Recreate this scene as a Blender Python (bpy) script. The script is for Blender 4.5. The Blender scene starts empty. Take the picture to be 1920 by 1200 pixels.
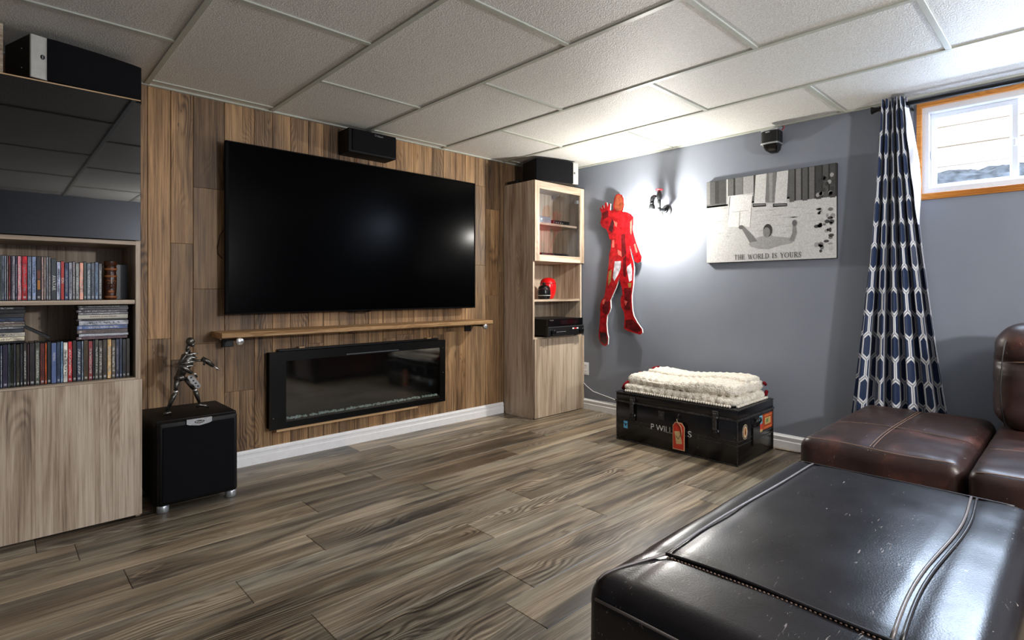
import bpy, bmesh, math, random
from mathutils import Vector, Matrix, noise as mnoise
random.seed(7)
S = bpy.context.scene
COL = S.collection
PI = math.pi

# ------------------------------------------------------------------ camera, world, lamps, exposure
cam_d = bpy.data.cameras.new('camera'); cam = bpy.data.objects.new('camera', cam_d); COL.objects.link(cam)
cam_d.sensor_width = 36.0; cam_d.lens = 1026.85 * 36 / 1920
cam_d.shift_x = -91 / 1920; cam_d.shift_y = -55 / 1920
cam_d.clip_start = 0.02
cam.location = (0, 0, 1.04); cam.rotation_euler = (PI / 2, 0, math.radians(43.982 - 90))
S.camera = cam

W = bpy.data.worlds.new('world'); S.world = W; W.use_nodes = True
bg = W.node_tree.nodes['Background']; bg.inputs[0].default_value = (0.80, 0.89, 1.0, 1); bg.inputs[1].default_value = 4.5

S.view_settings.view_transform = 'Standard'; S.view_settings.look = 'None'
S.view_settings.gamma = 1.0; S.view_settings.use_curve_mapping = False
S.view_settings.exposure = 0.0
S.cycles.use_denoising = True
S.cycles.max_bounces = 10; S.cycles.diffuse_bounces = 5; S.cycles.glossy_bounces = 5; S.cycles.transparent_max_bounces = 12
S.cycles.sample_clamp_indirect = 6.0

def lamp(name, kind, loc, power, color, size=0.05, rot=None, sy=None):
    d = bpy.data.lights.new(name, kind); o = bpy.data.objects.new(name, d); COL.objects.link(o)
    o.location = loc; d.energy = power; d.color = color
    if kind == 'AREA':
        d.size = size
        if sy: d.shape = 'RECTANGLE'; d.size_y = sy
        if rot: o.rotation_euler = rot
    else: d.shadow_soft_size = size
    return o
lamp('lamp_sconce', 'POINT', (3.45, 2.405, 1.595), 60, (1.0, 0.96, 0.88), 0.028)
lamp('lamp_behind', 'POINT', (1.75, -1.55, 1.5), 175, (1.0, 0.97, 0.94), 0.07)
lamp('fill_overhead', 'AREA', (1.6, -1.2, 2.10), 30, (1.0, 0.94, 0.86), 0.5, (0, 0, 0), 0.5)  # unseen area light added behind the camera for general fill
lamp('window_daylight', 'AREA', (3.86, 0.10, 1.98), 88, (0.70, 0.83, 1.0), 0.40, (0, math.radians(52), 0), 0.9)

# ------------------------------------------------------------------ helpers
def c(r, g, b):
    f = lambda v: (v / 255 / 12.92) if v / 255 <= 0.04045 else ((v / 255 + 0.055) / 1.055) ** 2.4
    return (f(r), f(g), f(b), 1)

class M:
    """small node DSL for one material"""
    def __init__(s, name):
        s.m = bpy.data.materials.new(name); s.m.use_nodes = True
        s.t = s.m.node_tree; s.b = s.t.nodes['Principled BSDF']; s.out = s.t.nodes['Material Output']
    def put(s, inp, v):
        if isinstance(v, bpy.types.NodeSocket): s.t.links.new(v, inp)
        elif v is not None:
            try: inp.default_value = v
            except Exception: inp.default_value = (v, v, v)
    def node(s, typ, **kw):
        n = s.t.nodes.new(typ)
        for k, v in kw.items(): setattr(n, k, v)
        return n
    def math(s, op, a, b=None, cl=False):
        n = s.node('ShaderNodeMath', operation=op, use_clamp=cl); s.put(n.inputs[0], a); s.put(n.inputs[1], b); return n.outputs[0]
    def vmath(s, op, a, b):
        n = s.node('ShaderNodeVectorMath', operation=op); s.put(n.inputs[0], a); s.put(n.inputs[1], b); return n.outputs[0]
    def coord(s, kind='Object'): return s.node('ShaderNodeTexCoord').outputs[kind]
    def sep(s, v): n = s.node('ShaderNodeSeparateXYZ'); s.put(n.inputs[0], v); return n.outputs
    def comb(s, x, y, z):
        n = s.node('ShaderNodeCombineXYZ'); s.put(n.inputs[0], x); s.put(n.inputs[1], y); s.put(n.inputs[2], z); return n.outputs[0]
    def noise(s, v, scale, detail=3, rough=0.5, dist=0.0, out=0):
        n = s.node('ShaderNodeTexNoise'); s.put(n.inputs['Vector'], v); n.inputs['Scale'].default_value = scale
        n.inputs['Detail'].default_value = detail; n.inputs['Roughness'].default_value = rough; n.inputs['Distortion'].default_value = dist
        return n.outputs[out]
    def voro(s, v, scale, feat='F1', out='Distance'):
        n = s.node('ShaderNodeTexVoronoi', feature=feat); s.put(n.inputs['Vector'], v); n.inputs['Scale'].default_value = scale
        return n.outputs[out]
    def ramp(s, f, stops):
        n = s.node('ShaderNodeValToRGB'); s.put(n.inputs[0], f); e = n.color_ramp.elements
        while len(e) < len(stops): e.new(0.5)
        for k, (p, col) in enumerate(stops): e[k].position = p; e[k].color = col
        return n.outputs[0]
    def mix(s, f, a, b, mode='MIX'):
        n = s.node('ShaderNodeMix', data_type='RGBA', blend_type=mode); s.put(n.inputs[0], f); s.put(n.inputs[6], a); s.put(n.inputs[7], b); return n.outputs[2]
    def info(s, o): return s.node('ShaderNodeObjectInfo').outputs[o]
    def step(s, v, lo, hi):
        n = s.node('ShaderNodeMapRange', interpolation_type='SMOOTHSTEP'); s.put(n.inputs[0], v); n.inputs[1].default_value = lo; n.inputs[2].default_value = hi; return n.outputs[0]
    def bump(s, h, strength, dist=0.002):
        n = s.node('ShaderNodeBump'); n.inputs['Strength'].default_value = strength; n.inputs['Distance'].default_value = dist
        s.put(n.inputs['Height'], h); s.t.links.new(n.outputs[0], s.b.inputs['Normal'])
    def set(s, **kw):
        for k, v in kw.items():
            s.put(s.b.inputs[{'col': 'Base Color', 'rough': 'Roughness', 'metal': 'Metallic', 'spec': 'Specular IOR Level', 'ior': 'IOR',
                              'coat': 'Coat Weight', 'coatr': 'Coat Roughness', 'emit': 'Emission Color', 'estr': 'Emission Strength',
                              'sheen': 'Sheen Weight'}[k]], v)
        return s.m

def plain(name, col, rough=0.5, metal=0.0, spec=0.5, var=0.06, scale=40, bump=0.0, **kw):
    m = M(name); n = m.noise(m.coord(), scale, 3)
    col2 = tuple(min(1, v * (1 + var * 2)) for v in col[:3]) + (1,); col1 = tuple(v * (1 - var * 2) for v in col[:3]) + (1,)
    m.set(col=m.ramp(n, [(0.3, col1), (0.7, col2)]), rough=rough, metal=metal, spec=spec, **kw)
    if bump: m.bump(n, bump)
    return m.m

def wood(name, dark, mid, light, along, across, rough=0.45, lines=0.5, lo=0.28, hi=0.72, objcol=False, blotch=6.0, ring=38.0, spec=0.4, knots=False, hue=None, blot=None, fw=0.55):
    """grain runs along axis index `along`, boards spread over axis index `across`"""
    m = M(name); rnd = m.info('Random')
    off = m.comb(m.math('MULTIPLY', rnd, 37.1), m.math('MULTIPLY', rnd, 71.7), m.math('MULTIPLY', rnd, 13.3))
    p = m.sep(m.vmath('ADD', m.coord(), off)); u, v = p[along], p[across]
    third = p[3 - along - across]
    uv = lambda a, b: m.comb(m.math('MULTIPLY', u, a), m.math('MULTIPLY', v, b), m.math('MULTIPLY', third, b))
    broad = m.noise(uv(0.9, blotch), 1.0, 3, 0.55, 0.9)
    mid_ = m.noise(uv(1.6, blotch * 4.5), 1.0, 3, 0.6, 0.4)
    fine = m.noise(uv(3.0, 150), 1.0, 4, 0.7)
    warp = m.noise(uv(1.3, 5.0), 1.0, 2, 0.5, 0.5)
    rings = m.math('SINE', m.math('MULTIPLY', m.math('ADD', m.math('MULTIPLY', v, 1.6), m.math('MULTIPLY', warp, 0.55)), ring * 6.28 / 2))
    rings = m.math('MULTIPLY', m.math('POWER', m.math('ABSOLUTE', rings), 3.0), m.step(m.noise(uv(1.1, 3.2), 1.0, 2), 0.48, 0.66))
    f = m.math('ADD', m.math('ADD', m.math('MULTIPLY', broad, 0.62), m.math('MULTIPLY', mid_, 0.38)), m.math('MULTIPLY', m.math('SUBTRACT', fine, 0.5), fw))
    f = m.math('SUBTRACT', f, m.math('MULTIPLY', m.math('SUBTRACT', rings, 0.25), 0.24 * lines))
    col = m.ramp(f, [(lo, dark), ((lo + hi) / 2, mid), (hi, light)])
    if hue:
        h_ = m.step(m.noise(uv(0.8, blotch * 0.8), 1.7, 2), 0.42, 0.60)
        col = m.mix(m.math('MULTIPLY', h_, 0.75), col, m.mix(1.0, col, hue, 'MULTIPLY'))
    if blot:
        col = m.mix(m.math('MULTIPLY', m.step(m.noise(uv(0.75, 5.2), 1.3, 3, 0.6, 0.8), 0.53, 0.68), 0.72), col, blot)
    if knots:
        k = m.voro(uv(2.2, 7.5), 1.0)
        k = m.step(k, 0.11, 0.03)
        col = m.mix(m.math('MULTIPLY', k, 0.75), col, dark)
        q = m.step(m.voro(uv(9, 30), 1.0), 0.13, 0.05); q = m.math('MULTIPLY', q, m.step(m.noise(uv(1, 3), 1.0, 1), 0.55, 0.6))
        col = m.mix(m.math('MULTIPLY', q, 0.7), col, c(25, 17, 12))
    if objcol: col = m.mix(1.0, col, m.info('Color'), 'MULTIPLY')
    m.set(col=col, rough=m.math('ADD', m.math('MULTIPLY', fine, 0.16), rough - 0.08), spec=spec)
    m.bump(m.math('ADD', fine, m.math('MULTIPLY', rings, -0.5)), 0.25, 0.0008)
    return m.m

# ---- geometry helpers (all in world metres)
def B(): return bmesh.new()
def box(bm, x0, x1, y0, y1, z0, z1, bev=0.0, seg=1):
    r = bmesh.ops.create_cube(bm, size=1.0)
    vs = r['verts']
    for v in vs:
        v.co = Vector(((x0 + x1) / 2 + v.co.x * (x1 - x0), (y0 + y1) / 2 + v.co.y * (y1 - y0), (z0 + z1) / 2 + v.co.z * (z1 - z0)))
    if bev > 0:
        es = list({e for v in vs for e in v.link_edges})
        bmesh.ops.bevel(bm, geom=es, offset=min(bev, 0.45 * min(abs(x1 - x0), abs(y1 - y0), abs(z1 - z0))), segments=seg, profile=0.5, affect='EDGES')
    return bm
def tube(bm, p0, p1, r0, r1=None, n=12):
    p0, p1 = Vector(p0), Vector(p1); r1 = r0 if r1 is None else r1
    d = p1 - p0
    mat = Matrix.Translation((p0 + p1) / 2) @ d.to_track_quat('Z', 'Y').to_matrix().to_4x4()
    bmesh.ops.create_cone(bm, cap_ends=True, segments=n, radius1=r0, radius2=r1, depth=d.length, matrix=mat)
    return bm
def path(bm, pts, r, n=8, closed=False):
    pts = [Vector(p) for p in pts]; rings = []; N = len(pts)
    up = Vector((0, 0, 1))
    for i, p in enumerate(pts):
        a = pts[(i - 1) % N] if (i > 0 or closed) else p; b_ = pts[(i + 1) % N] if (i < N - 1 or closed) else p
        t = (b_ - a).normalized(); u = t.cross(up)
        if u.length < 0.05: u = t.cross(Vector((1, 0, 0)))
        u.normalize(); w = u.cross(t)
        rr = r[i] if isinstance(r, (list, tuple)) else r
        rings.append([bm.verts.new(p + (u * math.cos(2 * PI * k / n) + w * math.sin(2 * PI * k / n)) * rr) for k in range(n)])
    for i in range(N if closed else N - 1):
        A, C = rings[i], rings[(i + 1) % N]
        for k in range(n): bm.faces.new((A[k], A[(k + 1) % n], C[(k + 1) % n], C[k]))
    if not closed:
        bm.faces.new(list(reversed(rings[0]))); bm.faces.new(rings[-1])
    bmesh.ops.recalc_face_normals(bm, faces=bm.faces)
    return bm
def ball(bm, ctr, rx, ry=None, rz=None, n=16):
    ry = ry or rx; rz = rz or rx
    bmesh.ops.create_uvsphere(bm, u_segments=n, v_segments=max(6, n * 2 // 3), radius=1.0,
                              matrix=Matrix.Translation(ctr) @ Matrix.Diagonal((rx, ry, rz, 1)))
    return bm
def lathe(bm, prof, ctr, n=24, axis='Z'):
    rings = []
    for r, h in prof:
        ring = []
        for k in range(n):
            a = 2 * PI * k / n; x, y = r * math.cos(a), r * math.sin(a)
            p = {'Z': (x, y, h), 'Y': (x, h, y), 'X': (h, x, y)}[axis]
            ring.append(bm.verts.new(Vector(ctr) + Vector(p)))
        rings.append(ring)
    for A, C in zip(rings, rings[1:]):
        for k in range(n): bm.faces.new((A[k], A[(k + 1) % n], C[(k + 1) % n], C[k]))
    bm.faces.new(rings[0]); bm.faces.new(rings[-1])
    bmesh.ops.recalc_face_normals(bm, faces=bm.faces)
    return bm
def extrude_poly(bm, pts, vec):
    """flat outline pts (3D) given thickness vec"""
    f = bm.faces.new([bm.verts.new(p) for p in pts])
    r = bmesh.ops.extrude_face_region(bm, geom=[f])
    bmesh.ops.translate(bm, verts=[g for g in r['geom'] if isinstance(g, bmesh.types.BMVert)], vec=vec)
    bmesh.ops.recalc_face_normals(bm, faces=bm.faces)
    return bm
def softbox(bm, x0, x1, y0, y1, z0, z1, r, n=14, crown=0.0, side=0.0, fn=None):
    h = Vector(((x1 - x0) / 2, (y1 - y0) / 2, (z1 - z0) / 2)); ctr = Vector(((x0 + x1) / 2, (y0 + y1) / 2, (z0 + z1) / 2))
    b2 = bmesh.new(); bmesh.ops.create_cube(b2, size=2.0)
    bmesh.ops.subdivide_edges(b2, edges=b2.edges[:], cuts=n, use_grid_fill=True)
    for v in b2.verts:
        p = Vector([v.co[i] * h[i] for i in range(3)])
        q = Vector([max(-(h[i] - r), min(h[i] - r, p[i])) for i in range(3)])
        d = p - q
        if d.length > 1e-9: p = q + d.normalized() * r
        a, b_, e = p.x / h.x, p.y / h.y, p.z / h.z
        if e > 0: p.z += crown * (1 - a * a) * (1 - b_ * b_) * e
        p.x += side * a * (1 - e * e) * (1 - b_ * b_); p.y += side * b_ * (1 - e * e) * (1 - a * a)
        p = p + ctr
        if fn: p = fn(p, a, b_, e)
        v.co = p
    me = bpy.data.meshes.new('tmp'); b2.to_mesh(me); b2.free(); bm.from_mesh(me); bpy.data.meshes.remove(me)
    return bm

def worldloc(o):
    v = Vector((0, 0, 0))
    while o is not None: v += o.location; o = o.parent
    return v
def link(name, bm, mat, parent=None, at=None, smooth=False, local=False, auto=False):
    me = bpy.data.meshes.new(name)
    base = Vector(at) if at is not None else (worldloc(parent) if parent is not None else Vector((0, 0, 0)))
    if not local: bmesh.ops.translate(bm, verts=bm.verts, vec=-base)
    bm.to_mesh(me); bm.free()
    if isinstance(mat, (list, tuple)):
        for q in mat: me.materials.append(q)
    else: me.materials.append(mat)
    if smooth or auto:
        me.polygons.foreach_set('use_smooth', [True] * len(me.polygons))
        if auto: me.set_sharp_from_angle(angle=math.radians(38))
    o = bpy.data.objects.new(name, me); COL.objects.link(o)
    if parent is not None:
        o.parent = parent
        if at is not None: o.location = base - worldloc(parent)
    else: o.location = base
    return o
def tag(o, label=None, cat=None, group=None, kind=None):
    if label: o['label'] = label
    if cat: o['category'] = cat
    if group: o['group'] = group
    if kind: o['kind'] = kind
    return o
def thing(name, loc, label, cat, group=None, rotz=0.0):
    o = bpy.data.objects.new(name, None); COL.objects.link(o); o.location = loc; o.rotation_euler = (0, 0, rotz); o.empty_display_size = 0.05
    return tag(o, label, cat, group)
def struct(name, loc=(0, 0, 0)):
    o = bpy.data.objects.new(name, None); COL.objects.link(o); o.location = loc; o['kind'] = 'structure'; return o
def bx(name, mat, parent, x0, x1, y0, y1, z0, z1, bev=0.0, seg=1, auto=False):
    return link(name, box(B(), x0, x1, y0, y1, z0, z1, bev, seg), mat, parent, auto=auto)
def text(name, s, size, loc, rot, mat, parent, align='CENTER', ext=0.0004, sx=1.0):
    d = bpy.data.curves.new(name, 'FONT'); d.body = s; d.size = size; d.extrude = ext; d.align_x = align; d.align_y = 'CENTER'
    d.materials.append(mat)
    t0 = bpy.data.objects.new('tmp', d); COL.objects.link(t0); bpy.context.view_layer.update()
    me = bpy.data.meshes.new_from_object(t0.evaluated_get(bpy.context.evaluated_depsgraph_get())); bpy.data.objects.remove(t0)
    o = bpy.data.objects.new(name, me); COL.objects.link(o); o.rotation_euler = rot; o.scale = (sx, 1, 1)
    o.parent = parent; o.location = Vector(loc) - worldloc(parent); return o
def ordinal(i):
    names = ['first', 'second', 'third', 'fourth', 'fifth', 'sixth', 'seventh', 'eighth', 'ninth', 'tenth', 'eleventh', 'twelfth', 'thirteenth',
             'fourteenth', 'fifteenth', 'sixteenth', 'seventeenth', 'eighteenth', 'nineteenth', 'twentieth', 'twenty-first', 'twenty-second',
             'twenty-third', 'twenty-fourth', 'twenty-fifth', 'twenty-sixth', 'twenty-seventh', 'twenty-eighth', 'twenty-ninth', 'thirtieth',
             'thirty-first', 'thirty-second', 'thirty-third', 'thirty-fourth', 'thirty-fifth', 'thirty-sixth', 'thirty-seventh']
    return names[i]

# ------------------------------------------------------------------ materials
floor_m = wood('floor laminate', c(54, 46, 39), c(126, 111, 93), c(190, 174, 150), 0, 1, rough=0.36, lines=0.9, lo=0.27, hi=0.70, blotch=6.5, ring=34, objcol=True, spec=0.45, hue=(.80, .90, .98, 1), blot=c(52, 50, 48))
barn_m = wood('barn wood panel', c(66, 50, 37), c(138, 108, 77), c(184, 150, 110), 2, 0, rough=0.5, lines=0.7, lo=0.26, hi=0.70, objcol=True, blotch=9, knots=True, hue=(.74, .78, .86, 1), fw=0.95)
cab_m = wood('ash cabinet laminate', c(112, 93, 77), c(170, 150, 129), c(204, 187, 167), 2, 0, rough=0.5, lines=0.35, lo=0.31, hi=0.63, blotch=9)
cabh_m = wood('ash cabinet laminate crosswise', c(112, 93, 77), c(170, 150, 129), c(204, 187, 167), 0, 2, rough=0.5, lines=0.3, lo=0.31, hi=0.63, blotch=9)
cabs_m = wood('ash cabinet side laminate', c(112, 93, 77), c(170, 150, 129), c(204, 187, 167), 2, 1, rough=0.5, lines=0.35, lo=0.31, hi=0.63, blotch=9)
shelf_m = wood('rough wall shelf wood', c(84, 56, 32), c(150, 112, 72), c(196, 164, 122), 0, 1, rough=0.6, lines=0.9, lo=0.3, hi=0.72, blotch=22)
oak_m = wood('honey oak casing', c(150, 88, 32), c(190, 122, 52), c(214, 150, 78), 1, 2, rough=0.35, lines=0.6, blotch=24)
pine_m = wood('pale pine strip', c(168, 132, 92), c(196, 160, 118), c(214, 184, 146), 0, 2, rough=0.6, lines=0.5)

def mk():
    m = M('blue grey wall paint'); n = m.noise(m.coord(), 2.2, 3)
    m.set(col=m.ramp(n, [(0.3, c(124, 130, 142)), (0.7, c(131, 137, 149))]), rough=0.52, spec=0.4)
    m.bump(m.noise(m.coord(), 240, 2), 0.12, 0.0008); return m.m
blue_m = mk()
def mk():
    m = M('textured ceiling tile'); n = m.noise(m.coord(), 190, 3, 0.6); n2 = m.voro(m.coord(), 150)
    m.set(col=m.ramp(n, [(0.3, c(196, 194, 188)), (0.62, c(228, 227, 222))]), rough=0.50, spec=0.4)
    m.bump(m.math('ADD', n, m.math('MULTIPLY', n2, 0.5)), 0.55, 0.004); return m.m
tile_m = mk()
rail_m = plain('painted ceiling rail', c(182, 185, 174), 0.35, spec=0.4, var=0.02)
white_m = plain('white trim paint', c(240, 241, 244), 0.35, var=0.015)
vinyl_m = plain('white window vinyl', c(222, 226, 234), 0.3, var=0.01)
black_m = plain('black plastic', c(17, 17, 19), 0.38, spec=0.35, var=0.1)
blackwood_m = plain('black vinyl veneer', c(8, 8, 9), 0.55, spec=0.22, var=0.2, scale=90, bump=0.2)
def mk():
    m = M('black speaker cloth'); n = m.voro(m.coord(), 700)
    m.set(col=m.ramp(n, [(0.1, c(4, 4, 7)), (0.6, c(10, 10, 14))]), rough=0.85, spec=0.15); m.bump(n, 0.3, 0.0006); return m.m
grille_m = mk()
silver_m = plain('brushed silver', c(176, 180, 184), 0.34, metal=0.75, var=0.05, scale=120)
silverp_m = plain('silver speaker panel', c(178, 176, 170), 0.45, metal=0.15, var=0.04)
chrome_m = plain('worn chrome', c(205, 205, 205), 0.22, metal=0.9, var=0.06)
gun_m = plain('dark welded steel', c(92, 90, 86), 0.33, metal=0.9, var=0.25, scale=60)
def mk():
    m = M('black gloss door glass'); m.set(col=c(3, 3, 5), rough=m.math('ADD', m.math('MULTIPLY', m.noise(m.coord(), 3, 2), 0.02), 0.012), ior=1.75, spec=0.5)
    m.bump(m.noise(m.coord(), 7, 2), 0.035, 0.002); return m.m
gloss_m = mk()
def mk():
    m = M('matte dark screen'); m.set(col=c(1, 1, 2), rough=m.math('ADD', m.math('MULTIPLY', m.noise(m.coord(), 5, 2), 0.02), 0.17), spec=0.035); return m.m
screen_m = mk()
dark_m = plain('deep black lining', c(8, 8, 9), 0.8, spec=0.1)
def glass(name, tint, refl=1.0, rough=0.02):
    m = M(name); t = m.t; t.nodes.remove(m.b)
    tr = m.node('ShaderNodeBsdfTransparent'); tr.inputs[0].default_value = tint
    gl = m.node('ShaderNodeBsdfGlossy'); gl.inputs['Roughness'].default_value = rough
    lw = m.node('ShaderNodeLayerWeight'); lw.inputs[0].default_value = 0.5
    fres = m.math('ADD', 0.04, m.math('MULTIPLY', m.math('POWER', lw.outputs['Facing'], 5.0), 0.96))
    n = m.noise(m.coord(), 2, 2); mx = m.node('ShaderNodeMixShader')
    m.put(mx.inputs[0], m.math('MULTIPLY', fres, m.math('ADD', m.math('MULTIPLY', n, 0.1), refl), True))
    t.links.new(tr.outputs[0], mx.inputs[1]); t.links.new(gl.outputs[0], mx.inputs[2]); t.links.new(mx.outputs[0], m.out.inputs[0]); return m.m
pane_m = glass('window pane glass', (0.95, 0.97, 1, 1), 0.9)
smoke_m = glass('cabinet door glass', (0.9, 0.91, 0.92, 1), 2.2, 0.012)
fireglass_m = glass('fireplace glass', (0.8, 0.82, 0.82, 1), 2.6, 0.06)
def leather(name, cols, rough, scratch, ws=3.0, spec=0.5):
    m = M(name); co = m.coord(); n = m.noise(co, ws, 5, 0.6, 0.4); v = m.voro(co, 260)
    col = m.ramp(n, cols)
    s = m.noise(m.vmath('MULTIPLY', co, (26, 110, 50)), 1.0, 2, 0.5, 1.6); s = m.step(s, 0.70, 0.725)
    s = m.math('MULTIPLY', s, m.step(m.noise(co, 5, 2), 0.42, 0.56))
    col = m.mix(m.math('MULTIPLY', s, scratch), col, c(176, 168, 165))
    m.set(col=col, rough=m.math('ADD', m.math('MULTIPLY', m.noise(co, 9, 3), 0.16), rough - 0.08), spec=spec)
    m.bump(m.math('ADD', m.math('MULTIPLY', v, 0.35), m.math('MULTIPLY', m.noise(co, 16, 3), 1.0)), 0.16, 0.0025); return m.m
otto_m = leather('black worn leather', [(0.25, c(11, 10, 13)), (0.75, c(24, 21, 26))], 0.30, 0.55, spec=.36)
brown_m = leather('dark brown worn leather', [(0.30, c(30, 19, 18)), (0.55, c(52, 33, 29)), (0.75, c(94, 54, 44))], 0.40, 0.5, 4.5)
seam_m = plain('welt leather with painted sheen', c(104, 98, 98), 0.35)  # pale grey puts the specular light on black welts into the colour
thread_m = plain('tan thread', c(116, 92, 78), 0.6)
seamd_m = plain('dark welt leather', c(30, 27, 29), 0.38)
def mk():
    m = M('trunk black enamel'); co = m.coord(); n = m.noise(co, 14, 5, 0.65)
    sc = m.step(m.noise(m.vmath('MULTIPLY', co, (40, 40, 90)), 1.0, 3), 0.70, 0.75)
    m.set(col=m.mix(m.math('MULTIPLY', sc, 0.45), m.ramp(n, [(0.3, c(11, 11, 13)), (0.7, c(22, 22, 26))]), c(120, 112, 104)), rough=0.22, spec=0.6)
    m.bump(m.noise(co, 18, 3), 0.18, 0.004); return m.m
trunk_m = mk()
trunkedge_m = plain('rubbed and highlit black edge', c(66, 64, 64), 0.30, metal=0.4, var=0.4, scale=60)  # lightened so that the bright ridge highlights sit in the colour
def mk():
    m = M('cream knit wool'); co = m.coord(); v = m.voro(co, 95); n = m.noise(co, 22, 3)
    m.set(col=m.ramp(m.math('ADD', m.math('MULTIPLY', v, 0.7), m.math('MULTIPLY', n, 0.4)), [(0.2, c(250, 246, 236)), (0.8, c(214, 204, 188))]), rough=0.9, spec=0.15, sheen=0.3)
    m.bump(m.math('SUBTRACT', 1.0, v), 0.8, 0.005); return m.m
knit_m = mk()
redwool_m = plain('dark red wool', c(112, 18, 28), 0.9, spec=0.1, var=0.2, scale=150, bump=0.6)
red_m = plain('glossy red glaze', c(206, 20, 24), 0.18, var=0.05)
redpaint_m = plain('red valve paint', c(196, 30, 40), 0.4)
blackglaze_m = plain('glossy black glaze', c(12, 12, 14), 0.15)
pipe_m = plain('grey iron pipe', c(44, 46, 48), 0.42, metal=0.6, var=0.2)
concrete_m = plain('grey gravel', c(92, 96, 100), 0.9, var=0.35, scale=18, bump=0.5)
fence_m = wood('weathered pale boards', c(200, 180, 156), c(220, 204, 184), c(232, 222, 206), 1, 2, rough=0.8, lines=0.4)
def mk():
    m = M('lamp bulb glass'); m.set(col=c(255, 250, 240), rough=0.3, emit=(1.0, 0.95, 0.86, 1), estr=m.math('ADD', m.math('MULTIPLY', m.noise(m.coord(), 5, 1), 2.0), 13.0)); return m.m
bulb_m = mk()
def mk():
    m = M('blue white hexagon curtain'); p = m.sep(m.coord('UV')); w, P, t = 0.086, 0.127, 0.030; a = (P - t) / 2
    cosf = 1 / math.sqrt(1 + (t / (w / 2)) ** 2)
    def lat(ox, oy):
        x = m.math('SUBTRACT', m.math('WRAP', m.math('ADD', p[0], ox), 0.0), 0.0)
        def fr(s, o, per):
            q = m.math('FRACT', m.math('DIVIDE', m.math('ADD', s, o), per)); return m.math('ABSOLUTE', m.math('MULTIPLY', m.math('SUBTRACT', q, 0.5), per))
        ax, ay = fr(p[0], ox, w), fr(p[1], oy, 2 * P)
        e1 = m.math('SUBTRACT', w / 2, ax)
        e2 = m.math('MULTIPLY', m.math('SUBTRACT', a + t, m.math('ADD', ay, m.math('MULTIPLY', ax, t / (w / 2)))), cosf)
        return m.math('MINIMUM', e1, e2)
    d = m.math('MAXIMUM', lat(10 * w, 10 * P), lat(10.5 * w, 11 * P))
    wh = m.math('MULTIPLY', m.step(d, 0.0012, 0.0022), m.step(d, 0.0122, 0.0112))
    weave = m.noise(m.vmath('MULTIPLY', m.coord('UV'), (900, 900, 1)), 1.0, 2)
    navy = m.mix(weave, c(15, 31, 60), c(26, 47, 84))
    m.set(col=m.mix(wh, navy, c(208, 209, 212)), rough=0.55, sheen=0.15, spec=0.35); return m.m
curtain_m = mk()
def mk():
    m = M('white satin lining'); m.set(col=c(214, 216, 226), rough=m.math('ADD', m.math('MULTIPLY', m.noise(m.coord(), 12, 2), 0.2), 0.22), spec=0.6)
    m.bump(m.noise(m.vmath('MULTIPLY', m.coord(), (20, 20, 7)), 1.0, 3), 0.5, 0.01); return m.m
lining_m = mk()
def mk(name, al, ac):
    m = M(name); g = m.sep(m.coord('Generated')); rnd = m.info('Random')
    u, v = g[al], g[ac]; o = m.math('MULTIPLY', rnd, 91.0)
    blot = m.noise(m.comb(m.math('ADD', m.math('MULTIPLY', u, 5.0), o), m.math('MULTIPLY', v, 1.2), o), 1.0, 3)
    col = m.mix(1.0, m.info('Color'), m.ramp(blot, [(0.3, (0.5, 0.5, 0.56, 1)), (0.65, (1.9, 1.85, 1.8, 1))]), 'MULTIPLY')
    lt = m.step(m.noise(m.comb(m.math('ADD', m.math('MULTIPLY', u, 42.0), o), m.math('MULTIPLY', v, 3.0), o), 1.0, 1), 0.46, 0.52)
    band = m.math('MULTIPLY', m.step(m.math('ABSOLUTE', m.math('SUBTRACT', v, 0.5)), 0.30, 0.25), m.math('MULTIPLY', m.step(u, 0.14, 0.18), m.step(u, 0.84, 0.80)))
    col = m.mix(m.math('MULTIPLY', m.math('MULTIPLY', lt, band), 0.75), col, m.mix(m.step(rnd, 0.45, 0.5), c(214, 214, 210), c(34, 32, 38)))
    foot = m.math('MULTIPLY', m.step(u, 0.03, 0.04), m.step(u, 0.09, 0.08))
    col = m.mix(m.math('MULTIPLY', m.math('MULTIPLY', foot, m.step(m.math('ABSOLUTE', m.math('SUBTRACT', v, 0.5)), 0.32, 0.28)), 0.6), col, c(210, 210, 212))
    m.set(col=col, rough=0.28, spec=0.5); return m.m
spine_m = mk('printed upright spine', 2, 0)
spineh_m = mk('printed flat spine', 0, 2)
case_m = plain('dark plastic case', c(16, 17, 22), 0.3, var=0.1)
def printed(name, rough=0.4, grain=0.12, scale=60):
    m = M(name); a = m.node('ShaderNodeVertexColor'); a.layer_name = 'Col'
    n = m.noise(m.coord(), scale, 4)
    m.set(col=m.mix(1.0, a.outputs[0], m.ramp(n, [(0.3, (1 - grain,) * 3 + (1,)), (0.7, (1 + grain,) * 3 + (1,))]), 'MULTIPLY'), rough=rough, spec=0.5); return m.m
print_m = printed('monochrome print', 0.28, 0.14, 110)
cutp_m = printed('glossy printed board', 0.22, 0.5, 24)
ink_m = plain('dark grey ink', c(52, 52, 54), 0.5)
whiteink_m = plain('white lettering paint', c(222, 222, 218), 0.5)
foam_m = plain('white board edge', c(228, 228, 226), 0.5, var=0.02)
frame_m = plain('dark picture edge', c(22, 22, 24), 0.4)

def colour_polys(bm, polys, place):
    """polys: list of (points2d, colour, level); place(u,v,level)->3D; adds flat printed shapes with a colour attribute"""
    lay = bm.loops.layers.float_color.new('Col')
    for pts, col, lev in polys:
        f = bm.faces.new([bm.verts.new(place(u, v, lev)) for u, v in pts])
        for l in f.loops: l[lay] = col
    return bm

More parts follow.
